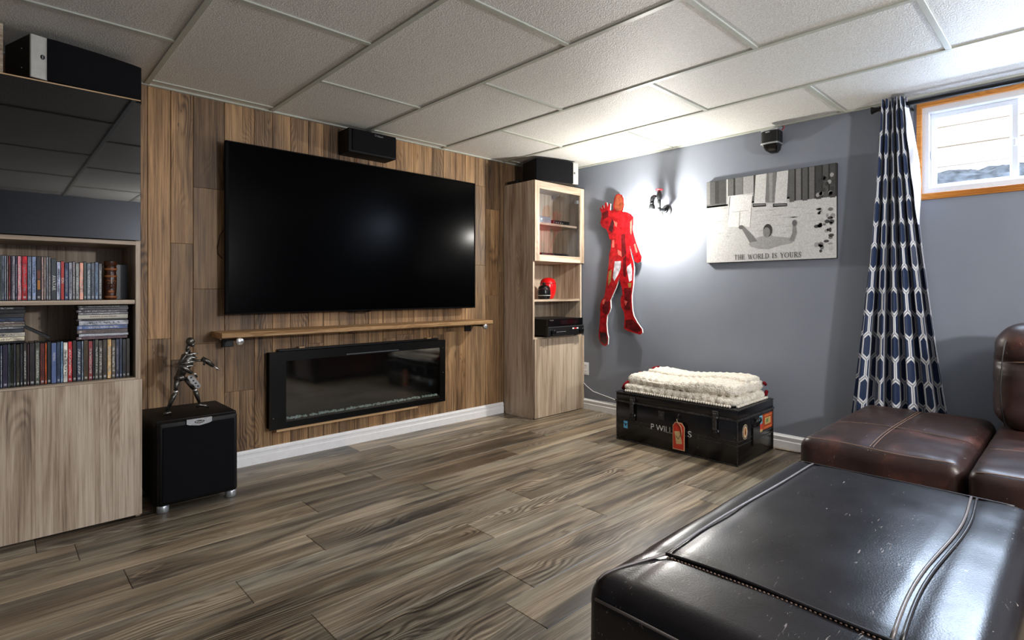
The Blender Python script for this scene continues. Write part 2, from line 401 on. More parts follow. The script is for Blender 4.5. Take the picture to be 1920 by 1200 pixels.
# ------------------------------------------------------------------ room shell
XL, XR, YF, YB, ZC = -1.6, 3.63, -2.2, 3.60, 2.13
floor = struct('floor')
bx('subfloor', dark_m, floor, XL - 0.1, XR + 0.1, YF - 0.1, YB + 0.1, -0.06, -0.009)
joints = {3.4: 1.65, 3.2: 1.85, 3.0: 2.64, 2.8: 0.232, 2.6: 1.06, 2.4: 0.338, 2.2: 0.925, 2.0: 0.603, 1.8: 1.466, 1.6: 0.71, 1.4: 1.317, 1.2: 1.185, 1.0: 0.55, 0.8: 1.7, 0.6: 0.9}
tints = [(1, .98, .96, 1), (.86, .85, .84, 1), (1.1, 1.08, 1.05, 1), (.74, .69, .65, 1), (.95, .96, .97, 1), (.80, .78, .74, 1), (1.04, 1.0, .94, 1)]
row = -2.2; k = 0
while row < 3.59:
    r0 = round(row, 2); j = joints.get(r0, random.uniform(0, 1.26)); x = j - 1.26 * 3
    while x < XR:
        a, b_ = max(x, XL), min(x + 1.26, XR)
        if b_ - a > 0.02:
            o = link('plank', box(B(), a + .0007, b_ - .0007, row + .0007, row + .1993, -.009, 0, 0.0014), floor_m, floor, at=((a + b_) / 2, row + .1, 0))
            o.color = random.choice(tints)
        x += 1.26
    row += 0.2
ceil = struct('ceiling', (0, 0, ZC))
bx('ceiling_deck', white_m, ceil, XL - .1, XR + .1, YF - .1, YB + .1, ZC + .05, ZC + .12)
mains = [1.175 + .612 * i for i in range(-4, 4)]
edges = [XL] + mains + [XR]
for x in mains: bx('main_rail', rail_m, ceil, x - .012, x + .012, YF, YB, ZC, ZC + .008, .001)
starts = {0: 2.89, 1: 2.28}
for i in range(len(edges) - 1):
    a, b_ = edges[i], edges[i + 1]
    ph = 2.887 if abs(a - 1.175) < .01 or abs(a - 2.399) < .01 or abs(a + .049) < .01 or abs(a + 1.273) < .01 else 2.297
    ys = [y for y in [ph - 1.215 * q for q in range(-1, 6)] if YF < y < YB]
    yy = [YB] + ys + [YF]
    for y in ys: bx('cross_rail', rail_m, ceil, a + (.012 if i else 0), b_ - .012, y - .012, y + .012, ZC + .0005, ZC + .008, .001)
    for q in range(len(yy) - 1):
        link('tile', box(B(), a + .006, b_ - .006, yy[q + 1] + .006, yy[q] - .006, ZC + .007, ZC + .02, .001), tile_m, ceil, at=((a + b_) / 2, (yy[q] + yy[q + 1]) / 2, ZC))
for n_, a in (('trim_1', (XL, XR, YB - .022, YB, ZC - .003, ZC + .02)), ('trim_2', (XR - .022, XR, YF, YB - .022, ZC - .003, ZC + .02))):
    o = link(n_, box(B(), *a, .001), rail_m, at=(0, 0, ZC)); o['kind'] = 'structure'
wb = struct('wall_back', (0, YB, 0))
bx('backing', dark_m, wb, XL - .1, XR + .1, YB + .012, YB + .12, -.05, ZC + .12)
T, D, G, L = (1.0, .96, .92, 1), (.62, .59, .57, 1), (.82, .80, .78, 1), (1.14, 1.07, .98, 1)
cols = [(-1.6, -.8, [(0, T)]), (-.8, 0, [(0, T)]), (0, .571, [(0, T)]), (.571, .672, [(0, G), (.78, L)]), (.672, .776, [(0, D), (.66, G), (1.3, L)]), (.776, .93, [(0, G), (.74, D), (1.05, G), (1.62, D)]),
        (.93, 1.088, [(0, G), (.45, D), (1.9, T)]), (1.088, 1.189, [(0, T), (1.3, G)]), (1.189, 1.295, [(0, L), (1.2, T)]), (1.295, 1.403, [(0, T), (.9, G), (1.6, T)]), (1.403, 1.501, [(0, T), (.7, L)]),
        (1.501, 1.604, [(0, T), (1.0, D)]), (1.604, 1.711, [(0, D), (.75, G), (1.1, D)]), (1.711, 1.81, [(0, T), (.8, G)]), (1.81, 1.918, [(0, L), (1.3, T)]), (1.918, 2.02, [(0, T), (.7, T), (1.5, L)]), (2.02, 2.165, [(0, T), (.72, L)]),
        (2.165, 2.326, [(0, L), (.8, T), (1.8, L)]), (2.326, 2.426, [(0, G), (.7, T), (1.5, G)]), (2.426, 2.541, [(0, T), (.72, G), (1.7, T)]), (2.541, 2.633, [(0, L), (1.0, L)]), (2.633, 2.729, [(0, T), (.9, L)]),
        (2.729, 2.838, [(0, G), (1.25, D), (1.9, G)]), (2.838, 2.981, [(0, T), (1.0, L), (1.72, D)]), (2.981, 3.63, [(0, D), (1.2, G)])]
for a, b_, segs in cols:
    for q, (z0, col) in enumerate(segs):
        z1 = segs[q + 1][0] if q + 1 < len(segs) else ZC + .02
        o = link('board', box(B(), a + .0012, b_ - .0012, YB, YB + .012, z0 + .0004, z1 - .0004, .0012), barn_m, wb, at=((a + b_) / 2, YB, z0)); o.color = col
WY0, WY1, WZ0, WZ1 = -.62, .70, 1.56, 2.09       # window opening
wr = link('wall_right', B(), blue_m); bpy.data.objects.remove(wr)
b = B()
box(b, XR, XR + .16, YF - .1, WY0, -.05, ZC + .12); box(b, XR, XR + .16, WY1, YB + .1, -.05, ZC + .12)
box(b, XR, XR + .16, WY0, WY1, -.05, WZ0); box(b, XR, XR + .16, WY0, WY1, WZ1, ZC + .12)
wr = link('wall_right', b, blue_m, at=(XR, 0, 0)); wr['kind'] = 'structure'
for n_, a in (('wall_left', (XL - .1, XL, YF - .1, YB + .1, -.05, ZC + .12)), ('wall_front', (XL - .1, XR + .1, YF - .1, YF, -.05, ZC + .12))):
    o = link(n_, box(B(), *a), blue_m, at=(a[0], a[2], 0)); o['kind'] = 'structure'
def baseboard(name, fn, l0, l1, at):
    prof = [(0, 0), (.014, 0), (.014, .048), (.011, .052), (.011, .066), (.013, .07), (.013, .078), (.008, .084), (.005, .092), (0, .092)]
    b = B(); A = [b.verts.new(fn(l0, d, z)) for d, z in prof]; C = [b.verts.new(fn(l1, d, z)) for d, z in prof]
    for i in range(len(prof)): b.faces.new((A[i], A[(i + 1) % len(prof)], C[(i + 1) % len(prof)], C[i]))
    b.faces.new(A); b.faces.new(list(reversed(C))); bmesh.ops.recalc_face_normals(b, faces=b.faces)
    o = link(name, b, white_m, at=at); o['kind'] = 'structure'; return o
baseboard('baseboard_back', lambda l, d, z: (l, YB - .0005 - d, z), .49, 3.02, (1.7, YB, 0))
baseboard('baseboard_right', lambda l, d, z: (XR - .0005 - d, l, z), -2.0, 3.55, (XR, 1, 0))
o = link('trim_3', box(B(), -.14, .028, 3.17, 3.23, 1.925, ZC - .004, .003), cabh_m, at=(-.05, 3.2, 1.925)); o['kind'] = 'structure'

# window
win = struct('window_1', (XR, .04, WZ0))
def ring(name, mat, x0, x1, y0, y1, z0, z1, t, bev=.002, parent=win, tb=None):
    tb = tb or t; b = B()
    box(b, x0, x1, y0, y1, z0, z0 + tb, bev); box(b, x0, x1, y0, y1, z1 - t, z1, bev)
    box(b, x0, x1, y0, y0 + t, z0 + tb, z1 - t, bev); box(b, x0, x1, y1 - t, y1, z0 + tb, z1 - t, bev)
    return link(name, b, mat, parent)
ring('casing', oak_m, XR - .016, XR + .03, WY0, WY1, WZ0 - .012, WZ1, .024, tb=.034)
ring('window_frame', vinyl_m, XR + .004, XR + .13, WY0 + .022, WY1 - .022, WZ0 + .02, WZ1 - .022, .034)
s1 = ring('window_sash', vinyl_m, XR + .05, XR + .075, .262, WY1 - .056, WZ0 + .052, WZ1 - .056, .026)
s2 = ring('window_sash', vinyl_m, XR + .085, XR + .11, WY0 + .056, .30, WZ0 + .052, WZ1 - .056, .026)
for s_, y0, y1, x in ((s1, .288, WY1 - .082, XR + .062), (s2, WY0 + .082, .274, XR + .097)):
    bx('pane', pane_m, s_, x - .002, x + .002, y0, y1, WZ0 + .078, WZ1 - .082)
bx('latch', vinyl_m, win, XR + .036, XR + .05, .27, .285, 1.79, 1.83, .003); bx('latch', vinyl_m, win, XR + .036, XR + .05, .628, .642, 1.78, 1.83, .003)
# outside the window: a timber edged window well with gravel
well = struct('exterior_wall', (4.75, .2, 1.5))
for q in range(5): bx('board', fence_m, well, 4.75, 4.79, -1.6, 1.9, 1.93 + q * .145, 1.93 + q * .145 + .14, .004)
b = B()
N = 36
g = [[b.verts.new((3.85 + .92 * i / N, -1.3 + 2.8 * j / N, 1.58 + .30 * (i / N) ** .8 + .05 * mnoise.noise((i * .5, j * .5, 2)) + .07 * mnoise.noise((i * .12, j * .2, 5)))) for j in range(N + 1)] for i in range(N + 1)]
for i in range(N):
    for j in range(N): b.faces.new((g[i][j], g[i + 1][j], g[i + 1][j + 1], g[i][j + 1]))
o = link('gravel_bank', b, concrete_m, at=(4.3, .1, 1.5), smooth=True); tag(o, 'grey gravel bank outside the basement window', 'gravel', kind='stuff')

# ------------------------------------------------------------------ left media cabinet
LC = thing('media_cabinet', (.18, 3.37, 0), 'tall wood grain media cabinet with black glass door and film shelves', 'cabinet')
x0, x1, yf, yb = -.12, .474, 3.162, 3.595
bx('side_panel', cabs_m, LC, x1 - .018, x1, yf, yb, .0, 1.92, .0008); bx('side_panel', cabs_m, LC, x0, x0 + .018, yf, yb, .0, 1.92, .0008)
bx('back_panel', cab_m, LC, x0 + .018, x1 - .018, yb - .055, yb - .045, .02, 1.90)
bx('top_panel', cabh_m, LC, x0 + .018, x1 - .018, yf, yb, 1.902, 1.92, .0008)
bx('fixed_shelf', cabh_m, LC, x0 + .018, x1 - .018, yf, yb - .056, 1.250, 1.268, .0008)
bx('fixed_shelf', cabh_m, LC, x0 + .018, x1 - .018, yf + .002, yb - .056, .622, .640, .0008)
bx('shelf', cabh_m, LC, x0 + .018, x1 - .0195, yf + .004, yb - .056, .979, .998, .0008)
bx('bottom_panel', cabh_m, LC, x0 + .018, x1 - .018, yf, yb - .056, .02, .038)
bx('lower_door', cab_m, LC, x0 + .002, x1 + .003, yf - .021, yf - .003, .012, .633, .001)
bx('glass_door', gloss_m, LC, x0 + .002, x1 - .002, yf - .021, yf - .003, 1.270, 1.911, .001)
bx('door_edge', pine_m, LC, x0 + .002, x1 - .002, yf - .020, yf - .003, 1.9114, 1.9165)

# films -----------------------------------------------------------------
def shelf_bound(z): return z
FILMY = 3.2
def upright(xa, xb, z0, z1, col, label, group, title=None, y=FILMY, tcol=None):
    w = xb - xa
    r = link('film_case', box(B(), xa + .0006, xb - .0006, y + .001, y + .135, z0, z1, .0012), case_m, at=((xa + xb) / 2, y + .07, z0))
    tag(r, label, 'film case', group)
    sp = link('spine_sleeve', box(B(), xa + .0014, xb - .0014, y - .0004, y + .0012, z0 + .003, z1 - .003), spine_m if not title else spine0_m, r, at=((xa + xb) / 2, y, (z0 + z1) / 2))
    sp.color = col
    if title: text('title', title[0], title[1], ((xa + xb) / 2, y - .0006, z0 + title[2]), (PI / 2, PI / 2, 0), tcol or whiteink_m, sp, ext=.0001)
    return r
m = M('plain printed spine'); bl = m.noise(m.vmath('MULTIPLY', m.coord('Generated'), (1.5, 1, 3.5)), 1.0, 3)
m.set(col=m.mix(1.0, m.info('Color'), m.ramp(bl, [(0.3, (.7, .7, .75, 1)), (.7, (1.2, 1.2, 1.2, 1))]), 'MULTIPLY'), rough=.3); spine0_m = m.m
UP = [.011, .02, .025, .032, .038, .044, .05, .054, .064, .07, .083, .1, .113, .127, .142, .15, .157, .165, .172, .19, .203, .215, .229, .241, .251, .264, .278, .289, .303, .316, .329, .341]
UPC = [('dark', c(40, 40, 52)), ('pale teal', c(130, 146, 150)), ('grey blue', c(122, 134, 150)), ('pale blue', c(128, 140, 160)), ('grey', c(128, 118, 120)), ('dull red', c(142, 66, 66)), ('purple grey', c(104, 98, 116)),
       ('silver', c(140, 138, 146)), ('navy and cream', c(70, 70, 96)), ('pink and white', c(200, 130, 138)), ('bright red', c(188, 22, 40)), ('slate blue', c(108, 122, 142)), ('blue and white', c(128, 146, 180)),
       ('black and orange', c(40, 36, 40)), ('pink grey', c(168, 142, 138)), ('tan grey', c(150, 132, 124)), ('mid grey', c(128, 130, 140)), ('pale grey', c(142, 140, 142)), ('black green', c(54, 62, 66)),
       ('white blue', c(168, 176, 200)), ('scarlet', c(196, 50, 46)), ('deep navy', c(32, 52, 92)), ('grey silver', c(140, 144, 156)), ('mauve grey', c(112, 106, 112)), ('stone grey', c(122, 130, 126)),
       ('cream and red', c(216, 150, 130)), ('dark green', c(44, 72, 70)), ('steel blue', c(92, 108, 122)), ('charcoal', c(74, 84, 100)), ('cool blue', c(84, 110, 142)), ('ash grey', c(88, 90, 94))]
for i in range(31):
    top = 1.186 if i < 18 else (1.178 if i == 18 else 1.163 + .006 * ((i * 7) % 3) / 2)
    ti = {18: ('AVATAR', .017, .075), 20: ('ION', .013, .085), 10: ('CHRISTMAS', .008, .11)}.get(i)
    if i == 10: ti = None
    o = upright(UP[i], UP[i + 1], .9985, top, UPC[i][1], '%s upright film case, %s from the left on the upper film shelf' % (UPC[i][0], ordinal(i)), 'films on the upper shelf', ti)
    if i == 13:
        bx('label_patch', plain('orange label', c(196, 120, 36), .4), o, .1305, .1385, FILMY - .0009, FILMY, 1.045, 1.085); bx('label_patch', plain('rust label', c(120, 58, 30), .4), o, .1297, .1393, FILMY - .0009, FILMY, 1.09, 1.125)
LO = [.008, .02, .027, .043, .048, .054, .059, .066, .078, .087, .099, .106, .123, .138, .153, .16, .173, .19, .203, .211, .226, .241, .255, .271, .278, .294, .309, .316, .329, .343, .359, .374, .389, .402, .413, .427, .4405]
LOC = [('navy', c(34, 36, 74)), ('blue grey', c(84, 96, 118)), ('black with violet', c(46, 42, 64)), ('pale aqua', c(96, 116, 118)), ('black green', c(46, 56, 46)), ('moss', c(66, 70, 54)), ('dark slate', c(58, 60, 74)),
       ('black and yellow', c(50, 48, 36)), ('dark teal', c(46, 54, 58)), ('black and gold', c(44, 40, 34)), ('plum', c(66, 46, 50)), ('black and tan', c(42, 38, 40)), ('grey green', c(86, 90, 78)), ('maroon', c(92, 36, 30)),
       ('orange', c(190, 84, 30)), ('deep black', c(24, 34, 34)), ('periwinkle blue', c(96, 116, 164)), ('dark navy', c(44, 62, 88)), ('sky blue', c(106, 142, 176)), ('white', c(206, 204, 194)), ('bright red', c(184, 36, 44)),
       ('black and orange', c(38, 28, 30)), ('black blue', c(34, 48, 70)), ('silver', c(122, 136, 150)), ('black and amber', c(72, 56, 28)), ('dusty red', c(122, 46, 52)), ('near black', c(28, 28, 34)), ('olive grey', c(78, 80, 70)),
       ('bronze', c(84, 78, 70)), ('dark bronze', c(62, 56, 46)), ('cream and gold', c(196, 160, 104)), ('grey bronze', c(90, 80, 66)), ('navy grey', c(50, 56, 82)), ('ink blue', c(42, 56, 80)), ('black', c(32, 36, 42)), ('black and brown', c(50, 42, 32))]
for i in range(36):
    ti = {16: ('MATRIX', .010, .115), 30: ('DRACULA', .009, .095)}.get(i)
    if i == 30: ti = None
    upright(LO[i], LO[i + 1], .6405, .822 - .004 * ((i * 5) % 3) / 2, LOC[i][1], '%s upright film case, %s from the left on the lower film shelf' % (LOC[i][0], ordinal(i)), 'films on the lower shelf', ti)
def flat(xa, xb, z0, z1, col, label, group, y=FILMY, title=None):
    r = link('film_case', box(B(), xa, xb, y + .001, y + .125, z0 + .0003, z1 - .0003, .001), case_m, at=((xa + xb) / 2, y + .06, z0)); tag(r, label, 'film case', group)
    sp = link('spine_sleeve', box(B(), xa + .002, xb - .002, y - .0004, y + .0012, z0 + .001, z1 - .001), spineh_m if not title else spine0_m, r, at=((xa + xb) / 2, y, (z0 + z1) / 2)); sp.color = col
    if title: text('title', title, .0105, ((xa + xb) / 2, y - .0006, (z0 + z1) / 2), (PI / 2, 0, 0), plain('maroon ink', c(110, 30, 36), .5), sp, ext=.0001)
ST = [.973, .966, .954, .943, .933, .914, .906, .885, .867, .849, .836, .8225]
STC = [('thin black', c(28, 28, 30)), ('black with white lettering', c(66, 66, 70)), ('dark purple grey', c(62, 52, 60)), ('mid grey', c(118, 118, 122)), ('cream', c(206, 202, 184)), ('black and yellow', c(38, 36, 32)), ('light silver', c(168, 172, 182)),
       ('blue and white', c(78, 100, 150)), ('brown grey', c(96, 82, 80)), ('pale silver', c(160, 166, 176)), ('dusky red', c(92, 66, 72))]
for i in range(11):
    dx = .004 * math.sin(i * 2.3)
    flat(.257 + dx, .434 + dx * .5, ST[i + 1], ST[i], STC[i][1], '%s film case lying flat, %s from the top of the right-hand stack' % (STC[i][0], ordinal(i)), 'films stacked at the right', title='DAWN of the DEAD' if i == 4 else None)
SL = [.974, .961, .946, .928, .913, .903, .892, .881, .867, .849, .831, .8225]
SLC = [('black', c(22, 22, 24)), ('thin charcoal', c(34, 34, 36)), ('black with white lettering', c(48, 48, 50)), ('navy', c(52, 66, 92)), ('grey brown', c(96, 88, 84)), ('grey cream', c(130, 122, 112)), ('slate grey', c(92, 96, 100)),
       ('dark blue grey', c(52, 56, 66)), ('white and blue', c(186, 182, 168)), ('cream', c(196, 188, 164)), ('deep black', c(24, 24, 26))]
for i in range(11):
    dx = .003 * math.sin(i * 1.7)
    flat(-.085 + dx, .092 + dx, SL[i + 1], SL[i], SLC[i][1], '%s film case lying flat, %s from the top of the left-hand stack' % (SLC[i][0], ordinal(i)), 'films stacked at the left')
b = B(); box(b, -.09, .09, 0, .12, -.006, .006, .001)
o = link('film_case', b, case_m, local=True); o.location = (.122, 3.215, .868); o.rotation_euler = (0, math.radians(34), 0)
tag(o, 'dark film case leaning aslant against the left-hand stack', 'film case'); o.scale = (.62, 1, 1)
# tiki statue
def mk():
    m = M('carved dark wood'); n = m.noise(m.coord(), 70, 3); m.set(col=m.ramp(n, [(.3, c(44, 24, 14)), (.7, c(86, 46, 24))]), rough=.3, spec=.5); return m.m
tiki_m = mk(); tan_m = plain('pale carved wood', c(150, 92, 50), .4, var=.15)
tk = thing('tiki_statue', (.373, 3.225, .998), 'dark carved wooden face statue standing at the end of the upper films', 'statue')
cx_, cy_ = .373, 3.225
b = B(); lathe(b, [(.020, .9985), (.023, 1.004), (.023, 1.016), (.021, 1.02), (.023, 1.05), (.0235, 1.09), (.022, 1.118), (.0205, 1.124), (.0225, 1.13), (.0225, 1.15), (.021, 1.153), (.024, 1.158), (.0245, 1.173), (.02, 1.175)], (cx_, cy_, 0), 20)
link('body', b, tiki_m, tk, auto=True)
for q, z in enumerate((1.106, 1.138, 1.012)):
    b = B(); lathe(b, [(.0232, z - .004), (.0248, z - .001), (.0248, z + .001), (.0232, z + .004)], (cx_, cy_, 0), 20); link('carved_band', b, tan_m, tk, auto=True)
for sx in (-1, 1):
    b = B(); path(b, [(cx_ + sx * .004, cy_ - .0235, 1.082), (cx_ + sx * .010, cy_ - .0222, 1.088), (cx_ + sx * .017, cy_ - .017, 1.083)], .0018, 6); link('brow', b, tan_m, tk, smooth=True)
    b = B(); ball(b, (cx_ + sx * .010, cy_ - .0205, 1.074), .006, .004, .0055, 10); link('eye', b, tiki_m, tk, smooth=True)
b = B(); ball(b, (cx_, cy_ - .0225, 1.060), .006, .006, .012, 10); link('nose', b, tiki_m, tk, smooth=True)
b = B(); ball(b, (cx_, cy_ - .0215, 1.036), .012, .004, .007, 12); link('mouth', b, tan_m, tk, smooth=True)
b = B(); box(b, .398, .446, 3.30, 3.315, .9985, 1.163, .001)
o = link('film_case', b, case_m, at=(.42, 3.3, .998)); tag(o, 'black case standing at the back beside the carved statue', 'film case')

# ------------------------------------------------------------------ bookshelf speakers on the two cabinets
def speaker(loc, rotz, label, mirror):
    t = thing('bookshelf_speaker', loc, label, 'speaker', None, rotz)
    s = -1 if mirror else 1
    Lx = lambda v: v if not mirror else .40 - v
    def bxl(name, mat, a, b_, y0, y1, z0, z1, bev=.002, seg=2):
        xa, xb = sorted((Lx(a), Lx(b_))); return link(name, box(B(), xa, xb, y0, y1, z0, z1, bev, seg), mat, t, local=True)
    bxl('cabinet', blackwood_m, 0, .40, .012, .25, 0, .178, .003)
    bxl('front_panel', silverp_m, 0, .056, 0, .012, 0, .178, .003)
    b = B(); P = []
    N = 14
    for i in range(N + 1):
        x = .052 + (.398 - .052) * i / N; bul = .014 * math.sin(PI * i / N) ** .5
        P.append((Lx(x), -.004 - bul))
    lo = [b.verts.new((x, y, .002)) for x, y in P]; hi = [b.verts.new((x, y, .176)) for x, y in P]
    lb = [b.verts.new((x, .012, .002)) for x, y in P]; hb = [b.verts.new((x, .012, .176)) for x, y in P]
    for i in range(N):
        b.faces.new((lo[i], lo[i + 1], hi[i + 1], hi[i])); b.faces.new((hi[i], hi[i + 1], hb[i + 1], hb[i])); b.faces.new((lb[i], lb[i + 1], lo[i + 1], lo[i])); b.faces.new((lb[i], hb[i], hb[i + 1], lb[i + 1]))
    b.faces.new((lo[0], hi[0], hb[0], lb[0])); b.faces.new((lo[N], lb[N], hb[N], hi[N])); bmesh.ops.recalc_face_normals(b, faces=b.faces)
    link('grille', b, grille_m, t, local=True, auto=True)
    b = B(); lathe(b, [(.010, -.0015), (.010, 0.001)], (0, 0, 0), 18, 'Y'); bmesh.ops.scale(b, verts=b.verts, vec=(.75, 1, 1)); bmesh.ops.translate(b, verts=b.verts, vec=(Lx(.038), 0, .092))
    link('emblem', b, black_m, t, local=True)
    b = B(); box(b, Lx(.038) - .001, Lx(.038) + .001, -.0022, -.0012, .085, .099); link('emblem_bar', b, silver_m, t, local=True)
    for z in (.05, .13):
        b = B(); ball(b, (-.001 if not mirror else .401, .08, z), .0025); link('screw', b, silver_m, t, local=True)
    return t
speaker((.107, 3.13, 1.9215), math.radians(16.7), 'black speaker with silver left strip lying atop the film cabinet', False)
speaker((3.05, 3.22, 1.9365), math.radians(-16.9), 'black speaker with silver right strip lying atop the glass cabinet', True)

# centre speaker above the television
cs = thing('center_speaker', (1.765, 3.515, 1.94), 'black centre speaker mounted on the wood wall above the television', 'speaker')
bx('cabinet', blackwood_m, cs, 1.597, 1.933, 3.445, 3.598, 1.943, 2.098, .004, 2)
bx('grille', grille_m, cs, 1.618, 1.929, 3.436, 3.446, 1.956, 2.094, .004, 2)
b = B(); path(b, [(1.779 + .006 * math.cos(a * PI / 8), 3.4345, 2.078 + .006 * math.sin(a * PI / 8)) for a in range(16)], .0009, 5, True); link('badge_ring', b, silver_m, cs)
text('badge_lettering', 'Klipsch', .014, (1.812, 3.4352, 2.076), (PI / 2, 0, 0), silver_m, cs)
b = B(); path(b, [(1.72, 3.585, 1.943), (1.722, 3.588, 1.92), (1.735, 3.592, 1.895), (1.73, 3.595, 1.86)], .003, 6); link('cable', b, plain('copper cable', c(122, 54, 30), .5), cs, smooth=True)

# ------------------------------------------------------------------ television
tv = thing('television', (1.78, 3.5, .905), 'huge flat black television mounted on the wood panelled wall', 'television')
bx('screen', screen_m, tv, .925, 2.642, 3.5, 3.515, .915, 1.880, .001)
b = B()
for a in ((.908, 2.652, 1.880, 1.889), (.908, 2.652, .905, .915), (.908, .925, .915, 1.880), (2.642, 2.652, .915, 1.880)): box(b, a[0], a[1], 3.497, 3.525, a[2], a[3], .002)
link('bezel', b, plain('television bezel', c(3, 3, 4), .6, spec=.08), tv)
bx('back_housing', black_m, tv, .93, 2.63, 3.515, 3.55, .93, 1.87, .01)
bx('wall_mount', black_m, tv, 1.4, 2.1, 3.55, 3.598, 1.2, 1.6, .004)
b = B(); path(b, [(.93, 3.585, 1.40), (.905, 3.59, 1.36), (.893, 3.592, 1.29), (.895, 3.592, 1.25), (.915, 3.588, 1.225)], .003, 6); link('power_cable', b, plain('brown cable', c(60, 34, 22), .5), tv, smooth=True)
for dz in (0, .008):
    b = B(); path(b, [(1.55 + dz, 3.58, .93), (1.66, 3.59, .893 + dz), (1.76, 3.59, .885 + dz), (1.84, 3.588, .905), (1.85, 3.58, .93)], .0022, 6); link('hanging_cable', b, black_m, tv, smooth=True)

# ------------------------------------------------------------------ wall shelf
sh = thing('wall_shelf', (1.8, 3.49, .775), 'long rough edged wooden shelf on the panelled wall below the television', 'shelf')
b = B(); softb = B()
N = 60
prev = None
def shelfprof(i):
    x = .862 + (2.738 - .862) * i / N
    j = .006 * mnoise.noise((x * 9, 3, 1)) + .004 * mnoise.noise((x * 30, 3, 1)); jz = .003 * mnoise.noise((x * 14, 9, 1))
    return [(x, 3.598, .777), (x, 3.395 + j, .776 + jz), (x, 3.382 + j, .783 + jz), (x, 3.380 + j, .800), (x, 3.388 + j * .7, .808 + jz), (x, 3.598, .809)]
for i in range(N + 1):
    cur = [b.verts.new(p) for p in shelfprof(i)]
    if prev:
        for q in range(6): b.faces.new((prev[q], prev[(q + 1) % 6], cur[(q + 1) % 6], cur[q]))
    else: b.faces.new(cur)
    prev = cur
b.faces.new(list(reversed(prev))); bmesh.ops.recalc_face_normals(b, faces=b.faces)
link('shelf_board', b, shelf_m, sh, auto=True)
for x in (.943, 2.648):
    br = bx('bracket', black_m, sh, x - .016, x + .016, 3.39, 3.597, .762, .7755, .002)
    bx('bracket_plate', black_m, br, x - .03, x + .03, 3.585, 3.598, .715, .7755, .003)
    b = B(); lathe(b, [(.010, 3.39), (.010, 3.378), (.020, 3.374), (.0215, 3.366), (.019, 3.358), (.008, 3.354)], (x, 0, .760), 20, 'Y'); link('end_cap', b, chrome_m, br, auto=True)
    b = B(); ball(b, (x - .045, 3.55, .764), .005); link('bolt', b, chrome_m, br, smooth=True)

# ------------------------------------------------------------------ fireplace
fp = thing('electric_fireplace', (1.775, 3.55, .2), 'wide black electric fireplace with glass front below the shelf', 'fireplace')
X0, X1, Z0, Z1 = 1.150, 2.392, .200, .667
gx0, gx1, gz0, gz1 = 1.243, 2.345, .238, .610
fy = 3.528
b = B()
for a in ((X0, X1, Z0, gz0), (X0, X1, gz1, Z1), (X0, gx0, gz0, gz1), (gx1, X1, gz0, gz1)): box(b, a[0], a[1], fy, fy + .012, a[2], a[3])
bmesh.ops.remove_doubles(b, verts=b.verts, dist=.0001)
link('front_frame', b, plain('satin black enamel', c(5, 5, 6), .3, spec=.25), fp)
b = B(); box(b, X0 + .004, X1 - .004, 3.592, 3.597, Z0 + .004, Z1 - .004); box(b, X0 + .004, X0 + .012, fy + .012, 3.592, Z0 + .004, Z1 - .004); box(b, X1 - .012, X1 - .004, fy + .012, 3.592, Z0 + .004, Z1 - .004)
box(b, X0 + .012, X1 - .012, fy + .012, 3.592, Z0 + .004, Z0 + .012); box(b, X0 + .012, X1 - .012, fy + .012, 3.592, Z1 - .012, Z1 - .004)
link('firebox', b, dark_m, fp)
bx('glass', fireglass_m, fp, gx0, gx1, fy + .002, fy + .006, gz0, gz1)
bx('heater_slot', plain('slot grey', c(70, 74, 78), .4), fp, 1.62, 2.0, fy - .002, fy, gz1 + .006, gz1 + .013)
bx('vent_lip', black_m, fp, X0 + .06, X1 - .04, 3.56, 3.597, Z1, Z1 + .013, .002)
b = B()
for i in range(240):
    x = random.uniform(gx0 + .015, gx1 - .015); r = random.uniform(.005, .010)
    bmesh.ops.create_icosphere(b, subdivisions=1, radius=r, matrix=Matrix.Translation((x, random.uniform(fy + .014, fy + .04), .247 + r * .8)) @ Matrix.Rotation(random.random() * 6, 4, (random.random(), 1, random.random())) @ Matrix.Diagonal((1.3, 1, .8, 1)))
bx('ember_bed', dark_m, fp, gx0, gx1, fy + .014, 3.59, .225, .247)
m = M('clear fire glass pebbles'); m.set(col=c(216, 234, 226), rough=m.math('MULTIPLY', m.noise(m.coord(), 30, 1), .3), spec=.9)
o = link('fire_pebbles', b, m.m, fp); o['kind'] = 'stuff'
for x in (1.33, 2.25): bx('wood_shim', pine_m, fp, x, x + .035, 3.555, 3.59, Z1 + .0135, Z1 + .021)
bx('support_strip', pine_m, fp, X0 + .04, 2.16, 3.534, 3.598, Z0 - .017, Z0 - .001, .001)
for x, z in ((X1 - .02, Z1 - .06), (X1 - .02, .42), (X0 + .02, .27)):
    b = B(); ball(b, (x, fy, z), .003); link('screw', b, chrome_m, fp)

# ------------------------------------------------------------------ subwoofer and figure
sw = thing('subwoofer', (.69, 3.3, 0), 'black cube subwoofer on silver feet between film cabinet and fireplace', 'speaker')
b = B(); box(b, .524, .862, 3.125, 3.50, .032, .430, .006, 2); link('cabinet', b, blackwood_m, sw, auto=True)
b = B(); box(b, .528, .858, 3.092, 3.126, .036, .427, .014, 3); link('front_baffle', b, plain('black baffle', c(9, 9, 10), .45, spec=.25), sw, auto=True)
b = B(); box(b, .545, .842, 3.086, 3.094, .052, .402, .006, 2); link('grille', b, grille_m, sw)
def badge(x0, x1, zt, zb, y):
    P = [(x0, zt), (x1, zt), (x1, zt - .022), (x1 - .012, zb + .003), ((x0 + x1) / 2, zb - .004), (x0 + .012, zb + .003), (x0, zt - .022)]
    return extrude_poly(B(), [(x, y, z) for x, z in P], (0, .010, 0))
bd = link('badge', badge(.638, .742, .426, .396, 3.080), silver_m, sw)
